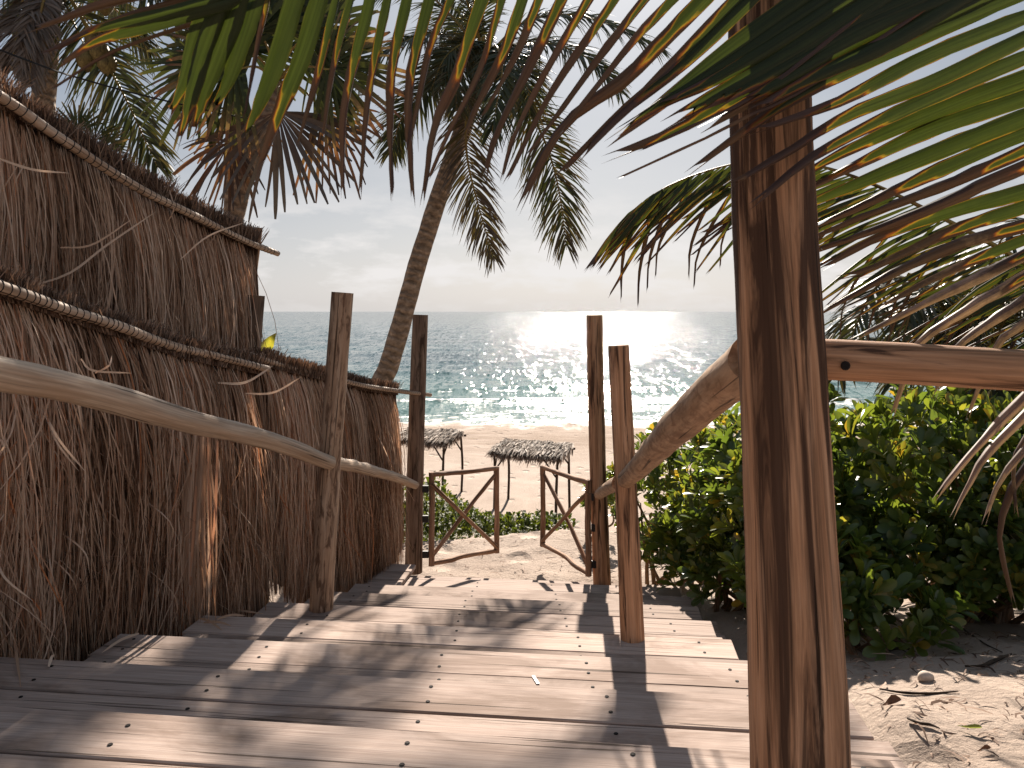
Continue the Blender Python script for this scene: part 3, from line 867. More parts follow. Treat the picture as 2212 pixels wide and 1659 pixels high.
# fallen blades on the left ends of the treads
for (xa, ya, xb, yb, k) in ((440, 1345, 500, 1352, 3), (430, 1335, 480, 1362, 3), (470, 1337, 530, 1330, 3), (455, 1320, 570, 1326, 4), (20, 1310, 45, 1485, 1), (105, 1440, 118, 1415, 1), (300, 1368, 220, 1410, 2)):
    def on(x, y):
        h = H0 + RISE * k - .012; s = (y - HY) / F
        return at(x, y, h / s)
    a_, b_ = on(xa, ya), on(xb, yb); m_ = (a_ + b_) / 2 + Vector((0, 0, .012))
    blade(froot1, [a_, m_, b_], .012, random.uniform(.7, .9), 'fallen_blade')

# posts standing behind the low fence
tag(pole('fence_post', 'post_dark', None, [at(532, 1150, 5.9), at(545, 760, 5.9), at(553, 638, 5.9)], [.064, .062, .063], .06, 18, 20), 'dark square-cut log post standing between the tall fence and the sea', 'post')

# ================================================================== beach shelters
def shelter(label, dx, dy, x_cut=None):
    FL, FR, BR, BL = [Vector(p) for p in ((-.44, 19.7, 0), (1.01, 18.5, 0), (1.42, 19.75, 0), (-.10, 20.85, 0))]
    sh = Vector((dx, dy, 0))
    c = (FL + FR + BR + BL) / 4 + sh
    t = thing('beach_shelter', label, 'shelter', (c.x, c.y, ground_z(c.x, c.y)), 'thatched sun shelters on the beach')
    tops = []
    for p, z in ((FL, 3.56), (FR, 3.46), (BR, 3.43), (BL, 3.48)):
        q = p + sh
        g = ground_z(q.x, q.y)
        topz = CZ - z + .05
        pole('leg', 'stick', t, [(q.x, q.y, g - .05), (q.x + random.uniform(-.03, .03), q.y, (g + topz) / 2), (q.x + random.uniform(-.03, .05), q.y, topz)], [.034, .034, .03], .1, 8, 12)
        tops.append(Vector((q.x, q.y, topz)))
    def b(nm, a, c2, r): pole(nm, 'stick', t, [a, c2], [r, r], .1, 8, 8)
    F0, F1, B1, B0 = tops
    ex = (F1 - F0).normalized() * .16
    b('beam', F0 - ex, F1 + ex, .03); b('beam', B0 - ex, B1 + ex, .03)
    ey = (B1 - F1).normalized() * .06
    up = Vector((0, 0, .05))
    b('rafter', F1 - ey + up, B1 + ey + up, .026); b('rafter', F0 - ey + up, B0 + ey + up, .026)
    for a, c2 in ((F0, F1), (F1, F0), (B0, B1), (B1, B0)):
        dirv = (c2 - a).normalized()
        b('brace', a + Vector((0, 0, -.42)), a + dirv * .36 + Vector((0, 0, -.02)), .02)
    for a, c2 in ((F1, B1), (F0, B0)):
        dirv = (c2 - a).normalized()
        b('brace', a + Vector((0, 0, -.42)), a + dirv * .33 + Vector((0, 0, -.02)), .02)
    # palm thatch in three overlapping courses
    n = 2600
    F0e, F1e, B0e, B1e = F0 - ex - ey, F1 + ex - ey, B0 - ex + ey, B1 + ex + ey
    u = rng.random(n); course = rng.integers(0, 4, n)
    v0 = np.clip((course + 1) / 4 + rng.normal(0, .02, n), .1, 1.02)
    A = np.array(F0e); Bx = np.array(F1e) - A; By = np.array(B0e) - A
    tt = np.linspace(0, 1, 4)[None, :]
    ln = rng.uniform(.2, .3, n)[:, None]
    vv = v0[:, None] - ln * tt
    uu = u[:, None] + rng.normal(0, .035, n)[:, None] * tt
    lift = .05 + .05 * np.array([noise.noise(Vector((a_ * 7, b_ * 3, dx))) for a_, b_ in zip(u, v0)])[:, None] + .06 * rng.random(n)[:, None] - .12 * tt + .06 * rng.normal(0, 1, n)[:, None] * tt
    drop = np.where(vv < 0, vv * .45, 0)
    C = A + uu[..., None] * Bx + np.maximum(vv, -.07)[..., None] * By + np.array([0, 0, 1.]) * (lift + drop)[..., None]
    W = rng.uniform(.018, .05, n)[:, None] * np.array([1, 1, .8, .25])[None, :]
    S = unit(Bx + rng.normal(0, .4, (n, 3)))[:, None, :]
    V, Q, T = ribbons(C, W, S, rng.random(n)[:, None])
    link('roof_thatch', mesh_np('roof_thatch', V, Q, M['thatch_grey'], T), t, 'stuff')
    return t
shelter('thatched sun shelter on four sticks seen above the open gate', 0, 0)
shelter('thatched sun shelter half hidden behind the left gate post', -2.80, 2.1)

# overhead cable on the left
cab = MB(); tube(cab, [at(-700, -180, 4.6), at(0, 108, 5.6), at(210, 180, 6.4), at(420, 232, 7.2), at(590, 268, 7.95)], [.008, .008], 60, 6)
tag(cab.build('overhead_cable', M['cable']), 'thin black cable sagging across the sky above the tall fence', 'cable')

# ================================================================== palms
def leaflet(parent, pts, w, dry=.7, edge=.3, twist=0., mat='frond', K=18, base=.12, fold=.42, name='leaflet', pale=0.):
    """one folded blade through pts; turns yellow, red and brown beyond the fraction dry"""
    C = catmull(pts, K)
    T = unit(np.gradient(C, axis=0))
    view = unit(C - np.array([0, 0, CZ]))
    S0 = unit(np.cross(T, view)); N0 = unit(np.cross(S0, T))
    v = np.linspace(0, 1, K)
    so = random.random() * 90
    tw = twist + .5 * np.array([noise.noise(Vector((so, q * 2.5, 0))) for q in v]) + (v ** 3) * random.uniform(-.7, .7)
    S = S0 * np.cos(tw)[:, None] + N0 * np.sin(tw)[:, None]
    Nn = np.cross(S, T)
    prof = np.interp(v, [0, .06, .25, .6, .82, .95, 1], [.3, .75, 1, .88, .55, .4, .34]) * w
    rag = np.array([noise.noise(Vector((so, q * 9, 3))) for q in v])
    shr = np.clip((v - dry) / max(1 - dry, .05), 0, 1) if dry < 1 else v * 0
    prof = prof * (1 - .30 * shr * (.6 + .8 * rag)) 
    U = np.array([-1, -.8, 0, .8, 1])
    V = np.zeros((K, 5, 3)); Tn = np.zeros((K, 5)); Gn = np.zeros((K, 5, 3))
    Lv = np.r_[0, np.cumsum(np.linalg.norm(np.diff(C, axis=0), axis=1))]
    for j, u in enumerate(U):
        en = np.array([noise.noise(Vector((so + j * 3, q * 14, u * 2))) for q in v])
        wj = prof / 2 * (1 + (.16 + .35 * shr) * en * abs(u))
        ff = fold * (1 + 1.2 * shr)
        V[:, j] = C + S * (u * wj)[:, None] + Nn * ((abs(u) - .5) * ff * prof)[:, None]
        d = np.clip((v - (dry + .06 - .22 * abs(u) ** 2 + .09 * en)) / .14, 0, 1); d = d * d * (3 - 2 * d)
        t = base + (.64 - base + .28 * (rag * .5 + .3)) * d + edge * abs(u) ** 8 * (.75 + en) * np.clip(1.2 - d, 0, 1) * np.clip(v * 3, .2, 1)
        Tn[:, j] = t + pale * d
        Gn[:, j] = np.stack([u * wj + so, v * 0 + so, Lv], -1)
    # torn tip
    for j, e in enumerate((.010, -.012, -.03, -.006, .014)):
        V[-1, j] += T[-1] * e * (w / .03)
    i = (np.arange(K - 1)[:, None] * 5 + np.arange(4)[None, :])
    Q = np.stack([i, i + 1, i + 6, i + 5], -1).reshape(-1, 4)
    return link(name, mesh_np(name, V, Q, M[mat], np.clip(Tn, 0, 1), Gn), parent)

# --- young coconut palm right of the stairs: its long frond arches over the whole view
CROWN = Vector((2.42, 2.35, CZ - 1.05))
yp = thing('young_palm', 'young coconut palm right of the stairs whose frond arches across the foreground', 'palm', (2.45, 2.4, ground_z(2.45, 2.4)))
mb = MB(); tube(mb, [(2.45, 2.4, ground_z(2.45, 2.4) - .05), (2.44, 2.38, CZ - 1.25), tuple(CROWN + Vector((0, 0, .05)))], [.16, .13, .09], 14, 16, .1)
mb.build('trunk', M['trunk'], yp)
RP = [(2680, 1250, 2.2), (2570, 1000, 2.0), (2500, 700, 1.87), (2450, 300, 1.72), (2330, 0, 1.56), (2080, -170, 1.43), (1700, -225, 1.31), (1250, -200, 1.15), (850, -125, .99), (620, -60, .88), (520, -22, .83)]
RPW = [tuple(CROWN)] + [tuple(at(*p)) for p in RP]
mb = MB(); tube(mb, RPW, [.028, .022, .018, .016, .014, .012, .010, .008, .006, .004, .003, .002], 90, 8, .04, tint=.5)
near_frond = mb.build('frond', M['rachis'], yp)
near_frond['label'] = 'big green frond with browned leaflet tips across the top of the view'
RC = catmull(RPW, 300)
RCpx = np.stack([CX + RC[:, 0] / RC[:, 1] * F, HY - (RC[:, 2] - CZ) / RC[:, 1] * F, RC[:, 1]], -1)
FGL = []
def fg(px, w, dry, dtip, edge=.3, tw=0., base=.12, pale=0.):
    FGL.append((px, w, dry, dtip, edge, tw, base, pale))
    fg_build(px, w, dry, dtip, edge, tw, base, pale)
def fg_build(px, w, dry, dtip, edge=.3, tw=0., base=.12, pale=0.):
    """leaflet through photo points, rooted on the arching stem"""
    a = np.array(px[0], float); b = np.array(px[1], float)
    dr = (a - b) / np.linalg.norm(a - b)
    best = None
    for t in np.linspace(5, 420, 50):
        q = a + dr * t
        dd = np.hypot(RCpx[40:, 0] - q[0], RCpx[40:, 1] - q[1]); i = int(np.argmin(dd)) + 40
        if best is None or dd[i - 40] < best[0] - .5: best = (dd[i - 40], i)
    i = best[1]
    ds = RCpx[i, 2]
    P = np.vstack([RCpx[i, :2], np.array(px, float)])
    L = np.r_[0, np.cumsum(np.hypot(*np.diff(P, axis=0).T))]; L /= L[-1]
    pts = [tuple(RC[i])] + [tuple(at(P[k, 0], P[k, 1], ds + (dtip - ds) * L[k])) for k in range(1, len(P))]
    dm = (ds + dtip) / 2
    leaflet(near_frond, pts, w * dm / F, dry, edge, tw, base=base, pale=pale)
# tip of the frond, upper left
fg([(400, -20), (250, 5), (60, 66)], 30, 0.10, .78, .2, .2, .5, .0)
fg([(430, -10), (260, 40), (85, 120)], 17, 0.15, .76, .2, .3, .5)
fg([(470, 0), (330, 38), (200, 68), (105, 116)], 30, 0.67, .78, .25, .3)
fg([(500, 10), (390, 40), (215, 86), (115, 150)], 30, 0.67, .80, .25, .2)
fg([(500, 25), (390, 62), (240, 115), (108, 196)], 16, 0.50, .80, .25, .5)
fg([(470, 20), (430, 60), (395, 180), (360, 252)], 36, 0.87, .86, .3, .1)
fg([(485, 0), (440, 110), (405, 240), (383, 312)], 40, 0.79, .86, .3, .0)
fg([(520, 0), (480, 110), (440, 210), (414, 292)], 42, 0.81, .87, .3, .15)
fg([(553, 0), (520, 100), (487, 190), (455, 238)], 40, 0.90, .87, .3, -.1)
fg([(580, 0), (560, 90), (527, 255)], 15, 0.25, .88, .2, .7, .4)
fg([(640, 0), (598, 130), (552, 250), (522, 302)], 44, 0.87, .90, .3, .05)
fg([(692, 0), (655, 120), (607, 240), (560, 372)], 42, 0.67, .92, .3, .1)
fg([(728, 0), (690, 150), (640, 322)], 20, 0.50, .94, .3, .5)
fg([(760, 0), (722, 140), (697, 300)], 19, 0.48, .95, .3, .6)
fg([(800, 0), (768, 130), (744, 260), (742, 422)], 27, 0.48, .97, .35, .3)
fg([(838, 0), (806, 150), (790, 280), (777, 424)], 21, 0.44, .98, .35, .5)
fg([(880, 0), (848, 150), (845, 290), (849, 430)], 25, 0.44, 1.0, .35, .3)
fg([(925, 10), (890, 160), (884, 290), (892, 437)], 26, 0.42, 1.02, .35, .2)
fg([(975, 0), (930, 105), (905, 220), (880, 330)], 21, 0.42, 1.03, .35, .4)
fg([(1035, 20), (985, 170), (941, 270), (911, 440)], 28, 0.42, 1.05, .35, .1)
fg([(1085, 0), (1040, 150), (966, 297), (925, 393)], 21, 0.38, 1.07, .3, .5)
fg([(1130, 0), (1090, 110), (1030, 230), (1000, 300)], 27, 0.53, 1.08, .35, .3)
fg([(1165, 0), (1110, 130), (1040, 260)], 23, 0.43, 1.09, .35, .4)
fg([(1212, 0), (1140, 150), (1066, 305), (1048, 384)], 27, 0.38, 1.10, .3, .2)
fg([(1272, 0), (1180, 160), (1110, 300), (1085, 390)], 23, 0.36, 1.11, .3, .4)
fg([(1330, 0), (1240, 130), (1183, 219), (1093, 395)], 25, 0.38, 1.12, .3, .3)
fg([(1394, 0), (1300, 120), (1238, 203), (1132, 345)], 23, 0.38, 1.13, .3, .4)
fg([(1455, 0), (1380, 80), (1290, 190), (1200, 300)], 27, 0.50, 1.14, .35, .3)
fg([(1519, 0), (1440, 80), (1355, 168), (1238, 252), (1179, 330), (1125, 447)], 38, 0.44, 1.15, .35, .0)
fg([(1560, 35), (1433, 164), (1316, 270), (1203, 386)], 36, 0.44, 1.17, .4, .1)
fg([(1614, 0), (1480, 130), (1340, 245), (1255, 335)], 40, 0.63, 1.18, .45, -.1)
fg([(1700, 20), (1560, 120), (1402, 242), (1322, 298)], 51, 0.85, 1.2, .5, .05)
fg([(1778, 0), (1600, 120), (1440, 215), (1345, 275)], 48, 0.87, 1.2, .45, -.05)
fg([(1830, 30), (1680, 140), (1500, 262), (1318, 342)], 48, 0.75, 1.2, .5, .1)
fg([(1740, 130), (1620, 215), (1500, 270), (1382, 326)], 14, 0.25, 1.2, .3, .6)
fg([(1760, 180), (1640, 240), (1540, 292), (1335, 386)], 14, 0.15, 1.2, .3, .6, .45)
fg([(1890, 0), (1720, 110), (1560, 200), (1450, 260)], 63, 0.90, 1.22, .4, .0)
fg([(1957, 0), (1800, 70), (1640, 170), (1516, 225)], 66, 0.90, 1.24, .35, -.1)
fg([(1850, -20), (1700, 80), (1560, 165), (1420, 232)], 46, 0.86, 1.21, .4, .1)
fg([(1920, -10), (1760, 90), (1600, 185), (1480, 247)], 50, 0.86, 1.23, .4, -.05)
fg([(1990, 0), (1850, 60), (1700, 140), (1560, 217)], 52, 0.86, 1.25, .4, .05)
fg([(2060, 10), (1900, 100), (1750, 172), (1630, 240)], 46, 0.82, 1.27, .4, .0)
fg([(2030, 0), (1880, 70), (1720, 160), (1600, 225)], 53, 0.90, 1.26, .4, .1)
fg([(2090, 10), (1900, 96), (1680, 190), (1524, 272)], 44, 0.75, 1.27, .5, .05)
fg([(2180, 0), (1990, 80), (1754, 190), (1600, 290), (1492, 372)], 40, 0.65, 1.29, .5, .1)
fg([(2212, 38), (1990, 128), (1809, 222), (1633, 284)], 37, 0.71, 1.30, .5, .1)
fg([(2212, 82), (2012, 180), (1832, 252), (1700, 330), (1575, 404)], 37, 0.65, 1.32, .5, .0)
fg([(2212, 128), (2012, 211), (1778, 326), (1629, 438)], 37, 0.68, 1.33, .5, .15)
fg([(2212, 172), (2051, 230), (1817, 332), (1720, 385)], 42, 0.79, 1.66, .5, .05)
fg([(2212, 211), (2012, 281), (1856, 352), (1735, 410)], 40, 0.73, 1.66, .5, .1)
fg([(2212, 254), (1993, 340), (1758, 436), (1700, 462)], 42, 0.88, 1.68, .45, .0)
fg([(2212, 292), (2051, 360), (1762, 486)], 37, 0.63, 1.68, .5, .15)
fg([(2212, 328), (2090, 380), (1895, 457), (1740, 522)], 30, 0.30, 1.70, .4, .1)
fg([(2212, 362), (2129, 396), (1934, 480), (1745, 548)], 32, 0.22, 1.70, .35, .0)
fg([(2212, 414), (2051, 462), (1875, 526), (1770, 588)], 37, 0.63, 1.72, .5, .1)
fg([(2212, 449), (2059, 500), (1895, 576), (1817, 600)], 33, 0.53, 1.72, .5, .2, pale=.1)
fg([(2212, 488), (2090, 522), (1934, 588), (1772, 674)], 32, 0.30, 1.74, .4, .0, pale=.08)
fg([(2212, 520), (2110, 560), (2000, 612), (1900, 668)], 28, 0.55, 1.76, .5, .3, pale=.15)
fg([(2212, 550), (2070, 620), (1950, 680), (1846, 732)], 28, 0.32, 1.78, .45, .1, pale=.2)
fg([(2212, 600), (2090, 668), (1985, 742), (1950, 830), (1926, 906)], 28, 0.28, 1.80, .45, .1, pale=.25)
fg([(2212, 650), (2140, 695), (2062, 758), (2020, 860)], 28, 0.34, 1.82, .5, .1, pale=.2)
fg([(2212, 700), (2160, 740), (2110, 850), (2090, 905)], 22, 0.25, 1.84, .4, .4, pale=.2)
fg([(2225, 850), (2130, 945), (2063, 1020), (2022, 1074)], 30, 0.12, 1.70, .3, .1, .5, .28)
fg([(2225, 885), (2129, 985), (2085, 1060), (2058, 1112)], 28, 0.10, 1.70, .3, .0, .5, .28)
fg([(2225, 960), (2168, 1030), (2140, 1090), (2128, 1128)], 26, 0.10, 1.72, .3, .2, .5, .25)
fg([(2225, 1000), (2180, 1074), (2160, 1160), (2175, 1240), (2192, 1310)], 24, 0.08, 1.74, .3, .3, .5, .05)
fg([(2225, 930), (2190, 1010), (2195, 1110)], 20, 0.10, 1.76, .3, .3, .5, .15)
# leaflets on the outer side of the stem, out of the photo
for k in range(26):
    i = 70 + k * 8
    p = Vector(RC[i]); tdir = Vector(RC[min(i + 3, 299)] - RC[i - 3]).normalized()
    outv = Vector((.55, .25, .75)) if k < 10 else Vector((.1, .35, .9))
    e1 = p + (tdir * .5 + outv * .5).normalized() * .28
    e2 = p + (tdir * .62 + outv * .5).normalized() * .52 + Vector((0, 0, -.06))
    leaflet(near_frond, [p, e1, e2], .028, .75, .3, random.uniform(-.5, .5))

# --- second frond of the young palm, whose comb-like tip shows left of the thick post
RP2 = [(2560, 770, 5.3), (2420, 690, 5.2), (2188, 553, 5.0), (2050, 478, 4.8), (1900, 404, 4.6), (1778, 361, 4.4), (1650, 346, 4.2), (1560, 360, 4.05), (1460, 394, 3.9), (1390, 436, 3.85), (1345, 480, 3.8), (1326, 506, 3.8)]
CROWN2 = at(2690, 830, 5.35)
yp2 = thing('young_palm', 'palm at the right edge whose comb-like frond tip shows left of the thick post', 'palm', (CROWN2.x, CROWN2.y, ground_z(CROWN2.x, CROWN2.y)))
mb = MB(); tube(mb, [(CROWN2.x + .1, CROWN2.y, ground_z(CROWN2.x, CROWN2.y) - .1), tuple(CROWN2 + Vector((.05, 0, -.5))), tuple(CROWN2)], [.17, .14, .1], 16, 16, .1)
mb.build('trunk', M['trunk'], yp2)
RPW2 = [tuple(CROWN2)] + [tuple(at(*p)) for p in RP2]
mb = MB(); tube(mb, RPW2, [.03, .026, .022, .019, .017, .015, .013, .011, .009, .007, .005, .004, .002], 80, 8, .04)
back_frond = mb.build('frond', M['rachis'], yp2)
back_frond['label'] = 'yellow-ribbed frond whose drooping comb tip hangs left of the thick post'
RC2 = catmull(RPW2, 300)
RC2px = np.stack([CX + RC2[:, 0] / RC2[:, 1] * F, HY - (RC2[:, 2] - CZ) / RC2[:, 1] * F, RC2[:, 1]], -1)
for k in range(92):
    i = int(np.interp(k, [0, 91], [62, 297]))
    x, y, d = RC2px[i]
    if x > 2400: continue
    fr = np.clip((2250 - x) / 930, 0, 1)
    ang = math.radians(np.interp(fr, [0, .4, .7, 1.0], [158, 160, 146, 128]) + random.uniform(-5, 5))
    L = np.interp(fr, [0, .3, .75, .92, 1], [330, 320, 270, 170, 80]) * random.uniform(.85, 1.08)
    dx, dy = math.cos(ang), math.sin(ang)
    droop = random.uniform(.05, .16) * L * (1 if random.random() < .85 else 2.6)
    p1 = at(x + dx * L * .5, y + dy * L * .5 + droop * .2, d - .03 + random.uniform(-.12, .12))
    p2 = at(x + dx * L, y + dy * L + droop, d - .05 + random.uniform(-.1, .1))
    leaflet(back_frond, [tuple(RC2[i]), p1, p2], random.uniform(.022, .032), random.choice([.62, .7, .8, .9]), .5, random.uniform(-.35, .5), K=10, base=.2 + random.random() * .16)
    if k % 4 == 0:
        a2 = ang - math.radians(random.uniform(10, 26)); dx, dy = math.cos(a2), math.sin(a2)
        leaflet(back_frond, [tuple(RC2[i]), at(x + dx * L * .4, y + dy * L * .4, d + .2), at(x + dx * L * .7, y + dy * L * .72 + 40, d + .3), at(x + dx * L * .75, y + dy * L * .75 + 110, d + .3)], .026, .3, .3, .4, K=12, base=.2)
for dirs in ((Vector((-.5, .9, .9)), Vector((-.9, 1.6, .7))), (Vector((.6, .8, 1.0)), Vector((1.4, 1.2, .7))), (Vector((-.7, -.3, .75)), Vector((-1.5, -.5, .35)))):
    pth = catmull([CROWN2, CROWN2 + dirs[0] * .55, CROWN2 + dirs[0], CROWN2 + dirs[1]], 40)
    mb = MB(); tube(mb, [tuple(p) for p in pth[::4]], [.026, .004], 30, 7)
    fr_ = mb.build('frond', M['rachis'], yp2)
    for k in range(8, 39):
        tdir = Vector(pth[k] - pth[k - 1]).normalized(); sd = tdir.cross(Vector((0, 0, 1))).normalized()
        for s_ in (-1, 1):
            p = Vector(pth[k]); dv = (tdir * .6 + sd * s_ * .75).normalized()
            leaflet(fr_, [p, p + dv * .28, p + dv * .5 + Vector((0, 0, -.16))], .03, .8, .3, random.uniform(-.5, .5), K=8)
# further fronds of the same palm that lean away to the right, outside the photo
for dirs in ((Vector((1.2, .5, 1.3)), Vector((2.0, .8, 1.0))), (Vector((.9, 1.0, 1.5)), Vector((1.7, 1.9, 1.5))), (Vector((.9, -.6, 1.4)), Vector((1.6, -1.2, 1.3)))):
    pth = catmull([CROWN, CROWN + dirs[0] * .55, CROWN + dirs[0], CROWN + dirs[1]], 40)
    mb = MB(); tube(mb, [tuple(p) for p in pth[::4]], [.026, .004], 30, 7)
    fr_ = mb.build('frond', M['rachis'], yp)
    for k in range(8, 39):
        tdir = Vector(pth[k] - pth[k - 1]).normalized(); sd = tdir.cross(Vector((0, 0, 1))).normalized()
        for s_ in (-1, 1):
            p = Vector(pth[k]); dv = (tdir * .6 + sd * s_ * .75).normalized()
            leaflet(fr_, [p, p + dv * .25, p + dv * .46 + Vector((0, 0, -.12))], .028, .8, .3, random.uniform(-.5, .5), K=8)

# --- far palms: one part for each frond, its narrow leaflets joined as its sub-part
def coco_frond(parent, path, n=64, L=.55, w=.018, droop=.35, tint=(.1, .5), rad=.02, nrm=(0, -.6, .8), start=.14, spread=.83, tipdry=.2, label=None):
    C = catmull(path, 70)
    mb = MB(); tube(mb, [tuple(p) for p in C[::6]] + [tuple(C[-1])], [rad, rad * .6, rad * .15], 34, 6, tint=.5)
    fr = mb.build('frond', M['rachis'], parent)
    if label: fr['label'] = label
    T = unit(np.gradient(C, axis=0))
    f = np.linspace(start, .985, n)
    idx = (f * 69).astype(int)
    base = C[idx]; t = T[idx]
    n0 = np.array(nrm, float)[None] + rng.normal(0, .08, (1, 3))
    nn = unit(n0 - t * (n0 * t).sum(-1, keepdims=True))
    sd = np.cross(t, nn)
    parts = []
    for s_ in (-1, 1):
        jit = rng.normal(0, .13, (n, 3))
        k = .35 + .55 * f
        dv = unit(t * k[:, None] + s_ * sd * spread * (1.15 - .5 * f)[:, None] + jit + nn * .12)
        ll = L * np.interp(f, [start, .3, .6, .85, 1], [.55, 1, 1, .75, .35]) * rng.uniform(.78, 1.1, n)
        tt = np.linspace(0, 1, 5)[None, :, None]
        P = base[:, None, :] + dv[:, None, :] * ll[:, None, None] * tt * (1 - .12 * tt) + np.array([0, 0, -1.])[None, None] * (droop * rng.uniform(.6, 1.4, n) * ll)[:, None, None] * tt ** 2
        W = w * np.array([.6, 1, .9, .6, .1])[None, :] * rng.uniform(.8, 1.2, n)[:, None]
        S = unit(np.cross(dv, nn) * 1.0 + nn * rng.normal(0, .5, (n, 1)))[:, None, :]
        tn = rng.uniform(tint[0], tint[1], n)[:, None] + tipdry * np.linspace(0, 1, 5)[None, :] ** 2
        parts.append(ribbons(P, W, S, np.clip(tn, 0, 1)))
    V, Q, Tn = join_np(parts)
    link('leaflets', mesh_np('leaflets', V, Q, M['palm'], Tn), fr, 'stuff')
    return fr

def palm_trunk(parent, pts, radii, n=60):
    mb = MB(); tube(mb, pts, radii, n, 18, .07, 5)
    return mb.build('trunk', M['trunk'], parent)

def px_path(pts, crown):
    return [tuple(crown)] + [tuple(at(*p)) for p in pts]

# leaning coconut palm in the middle
d = 10.0
b0 = at(800, 900, d); gz = ground_z(b0.x, d)
p1 = thing('coconut_palm', 'tall leaning coconut palm with hanging fronds, rising between the fence and the sea', 'palm', (b0.x - .25, d, gz))
palm_trunk(p1, [(b0.x - .3, d, gz - .15), at(812, 870, d), at(840, 790, d), at(872, 680, d), at(905, 560, d), at(950, 420, d), at(996, 290, d), at(1030, 190, d), at(1042, 140, d)], [.17, .155, .142, .128, .12, .115, .112, .11, .1])
cr1 = at(1045, 130, d)
P1F = [
    ([(1012, 210, 9.8), (1008, 330, 9.7), (1035, 450, 9.7), (1070, 566, 9.75)], .62, (.45, .85), (0, -1, .2)),
    ([(1110, 190, 9.9), (1170, 290, 9.8), (1205, 400, 9.7), (1224, 540, 9.7)], .72, (.15, .75), (-.25, -1, .2)),
    ([(980, 120, 9.9), (915, 190, 9.8), (870, 250, 9.8), (842, 335, 9.8)], .62, (.05, .5), (.25, -.8, .5)),
    ([(960, 76, 9.7), (895, 82, 9.5), (820, 125, 9.4), (775, 185, 9.4)], .55, (.05, .45), (0, -.5, .85)),
    ([(980, 40, 10.2), (900, -25, 10.3), (810, -10, 10.3)], .6, (.1, .45), (0, -.5, .85)),
    ([(1130, 50, 9.8), (1230, 32, 9.7), (1340, 62, 9.6), (1438, 112, 9.6)], .62, (.05, .4), (0, -.5, .85)),
    ([(1120, 95, 9.4), (1210, 100, 9.1), (1290, 140, 8.9), (1345, 205, 8.9)], .6, (.05, .45), (0, -.6, .8)),
    ([(1070, 100, 9.3), (1085, 150, 8.7), (1070, 240, 8.5), (1062, 290, 8.5)], .62, (.0, .35), (0, -.8, .6)),
    ([(1030, 110, 9.4), (990, 170, 8.9), (985, 240, 8.8)], .55, (.2, .6), (0, -.8, .6)),
    ([(1030, 60, 10.8), (990, 60, 11.6), (960, 130, 12)], .6, (.1, .5), (0, .6, .8)),
    ([(1090, 110, 9.4), (1135, 170, 9.0), (1145, 255, 9.0)], .6, (.1, .6), (0, -.8, .6)),
    ([(1020, 90, 9.4), (965, 120, 9.0), (930, 195, 9.0)], .55, (.1, .6), (0, -.7, .7)),
    ([(1040, 0, 9.9), (1020, -170, 9.8), (960, -300, 9.7)], .7, (.1, .45), (0, -1, .3)),
    ([(1020, 30, 9.5), (950, -120, 9.0), (850, -210, 8.6)], .7, (.1, .45), (0, -.6, .8)),
]
for pts, L, tn, nr in P1F:
    coco_frond(p1, px_path(pts, cr1), 120, L * .86, .021, .3, tn, .024, nr, .16)
for k in range(7):
    a = random.uniform(0, 6.28)
    c = cr1 + Vector((math.cos(a) * .16, math.sin(a) * .16 - .05, -.12 + random.uniform(-.08, .06)))
    mb = MB(); tube(mb, [c + Vector((0, 0, .12)), c + Vector((0, 0, .06)), c, c + Vector((0, 0, -.07)), c + Vector((0, 0, -.11))], [.02, .08, .095, .07, .012], 12, 12)
    mb.build('coconut', M['husk'], p1)

# coconut palm at the far left
d = 8.6
cr3 = at(112, -70, d); b0 = at(70, 600, d); gz = ground_z(b0.x, d)
p3 = thing('coconut_palm', 'coconut palm with hanging nuts at the far left above the tall fence', 'palm', (b0.x, d, gz))
palm_trunk(p3, [(b0.x, d, gz - .1), at(80, 500, d), at(92, 260, d), at(104, 60, d), tuple(cr3)], [.16, .14, .125, .12, .11], 40)
P3F = [
    ([(160, 10, 8.5), (215, 110, 8.4), (275, 220, 8.3), (345, 372, 8.3)], .62, (.1, .5), (.2, -1, .2)),
    ([(190, -70, 8.4), (300, -30, 8.3), (420, 40, 8.2), (490, 110, 8.2)], .65, (.05, .45), (0, -.6, .8)),
    ([(200, -110, 8.2), (330, -120, 8.0), (470, -60, 7.9)], .65, (.05, .45), (0, -.6, .8)),
    ([(70, 0, 8.4), (40, 60, 8.2), (25, 150, 8.2)], .45, (.75, 1.0), (0, -1, .2)),
    ([(90, 20, 8.3), (70, 110, 8.2), (64, 190, 8.2)], .35, (.8, 1.0), (.2, -1, .2)),
    ([(30, -60, 8.4), (-80, 0, 8.2), (-160, 120, 8.2)], .65, (.1, .5), (0, -.6, .8)),
    ([(20, -130, 8.6), (-100, -160, 8.6), (-220, -100, 8.6)], .65, (.1, .5), (0, -.6, .8)),
    ([(150, -160, 8.8), (230, -240, 9.1), (330, -240, 9.4)], .65, (.1, .5), (0, -.6, .8)),
    ([(180, -30, 9.2), (260, 30, 9.8), (330, 120, 10)], .6, (.1, .5), (0, .5, .8)),
    ([(90, -60, 9.4), (60, -20, 10.2), (20, 60, 10.4)], .6, (.1, .5), (0, .5, .8)),
]
for pts, L, tn, nr in P3F:
    coco_frond(p3, px_path(pts, cr3), 100, L, .026, .32, tn, .024, nr, .16)
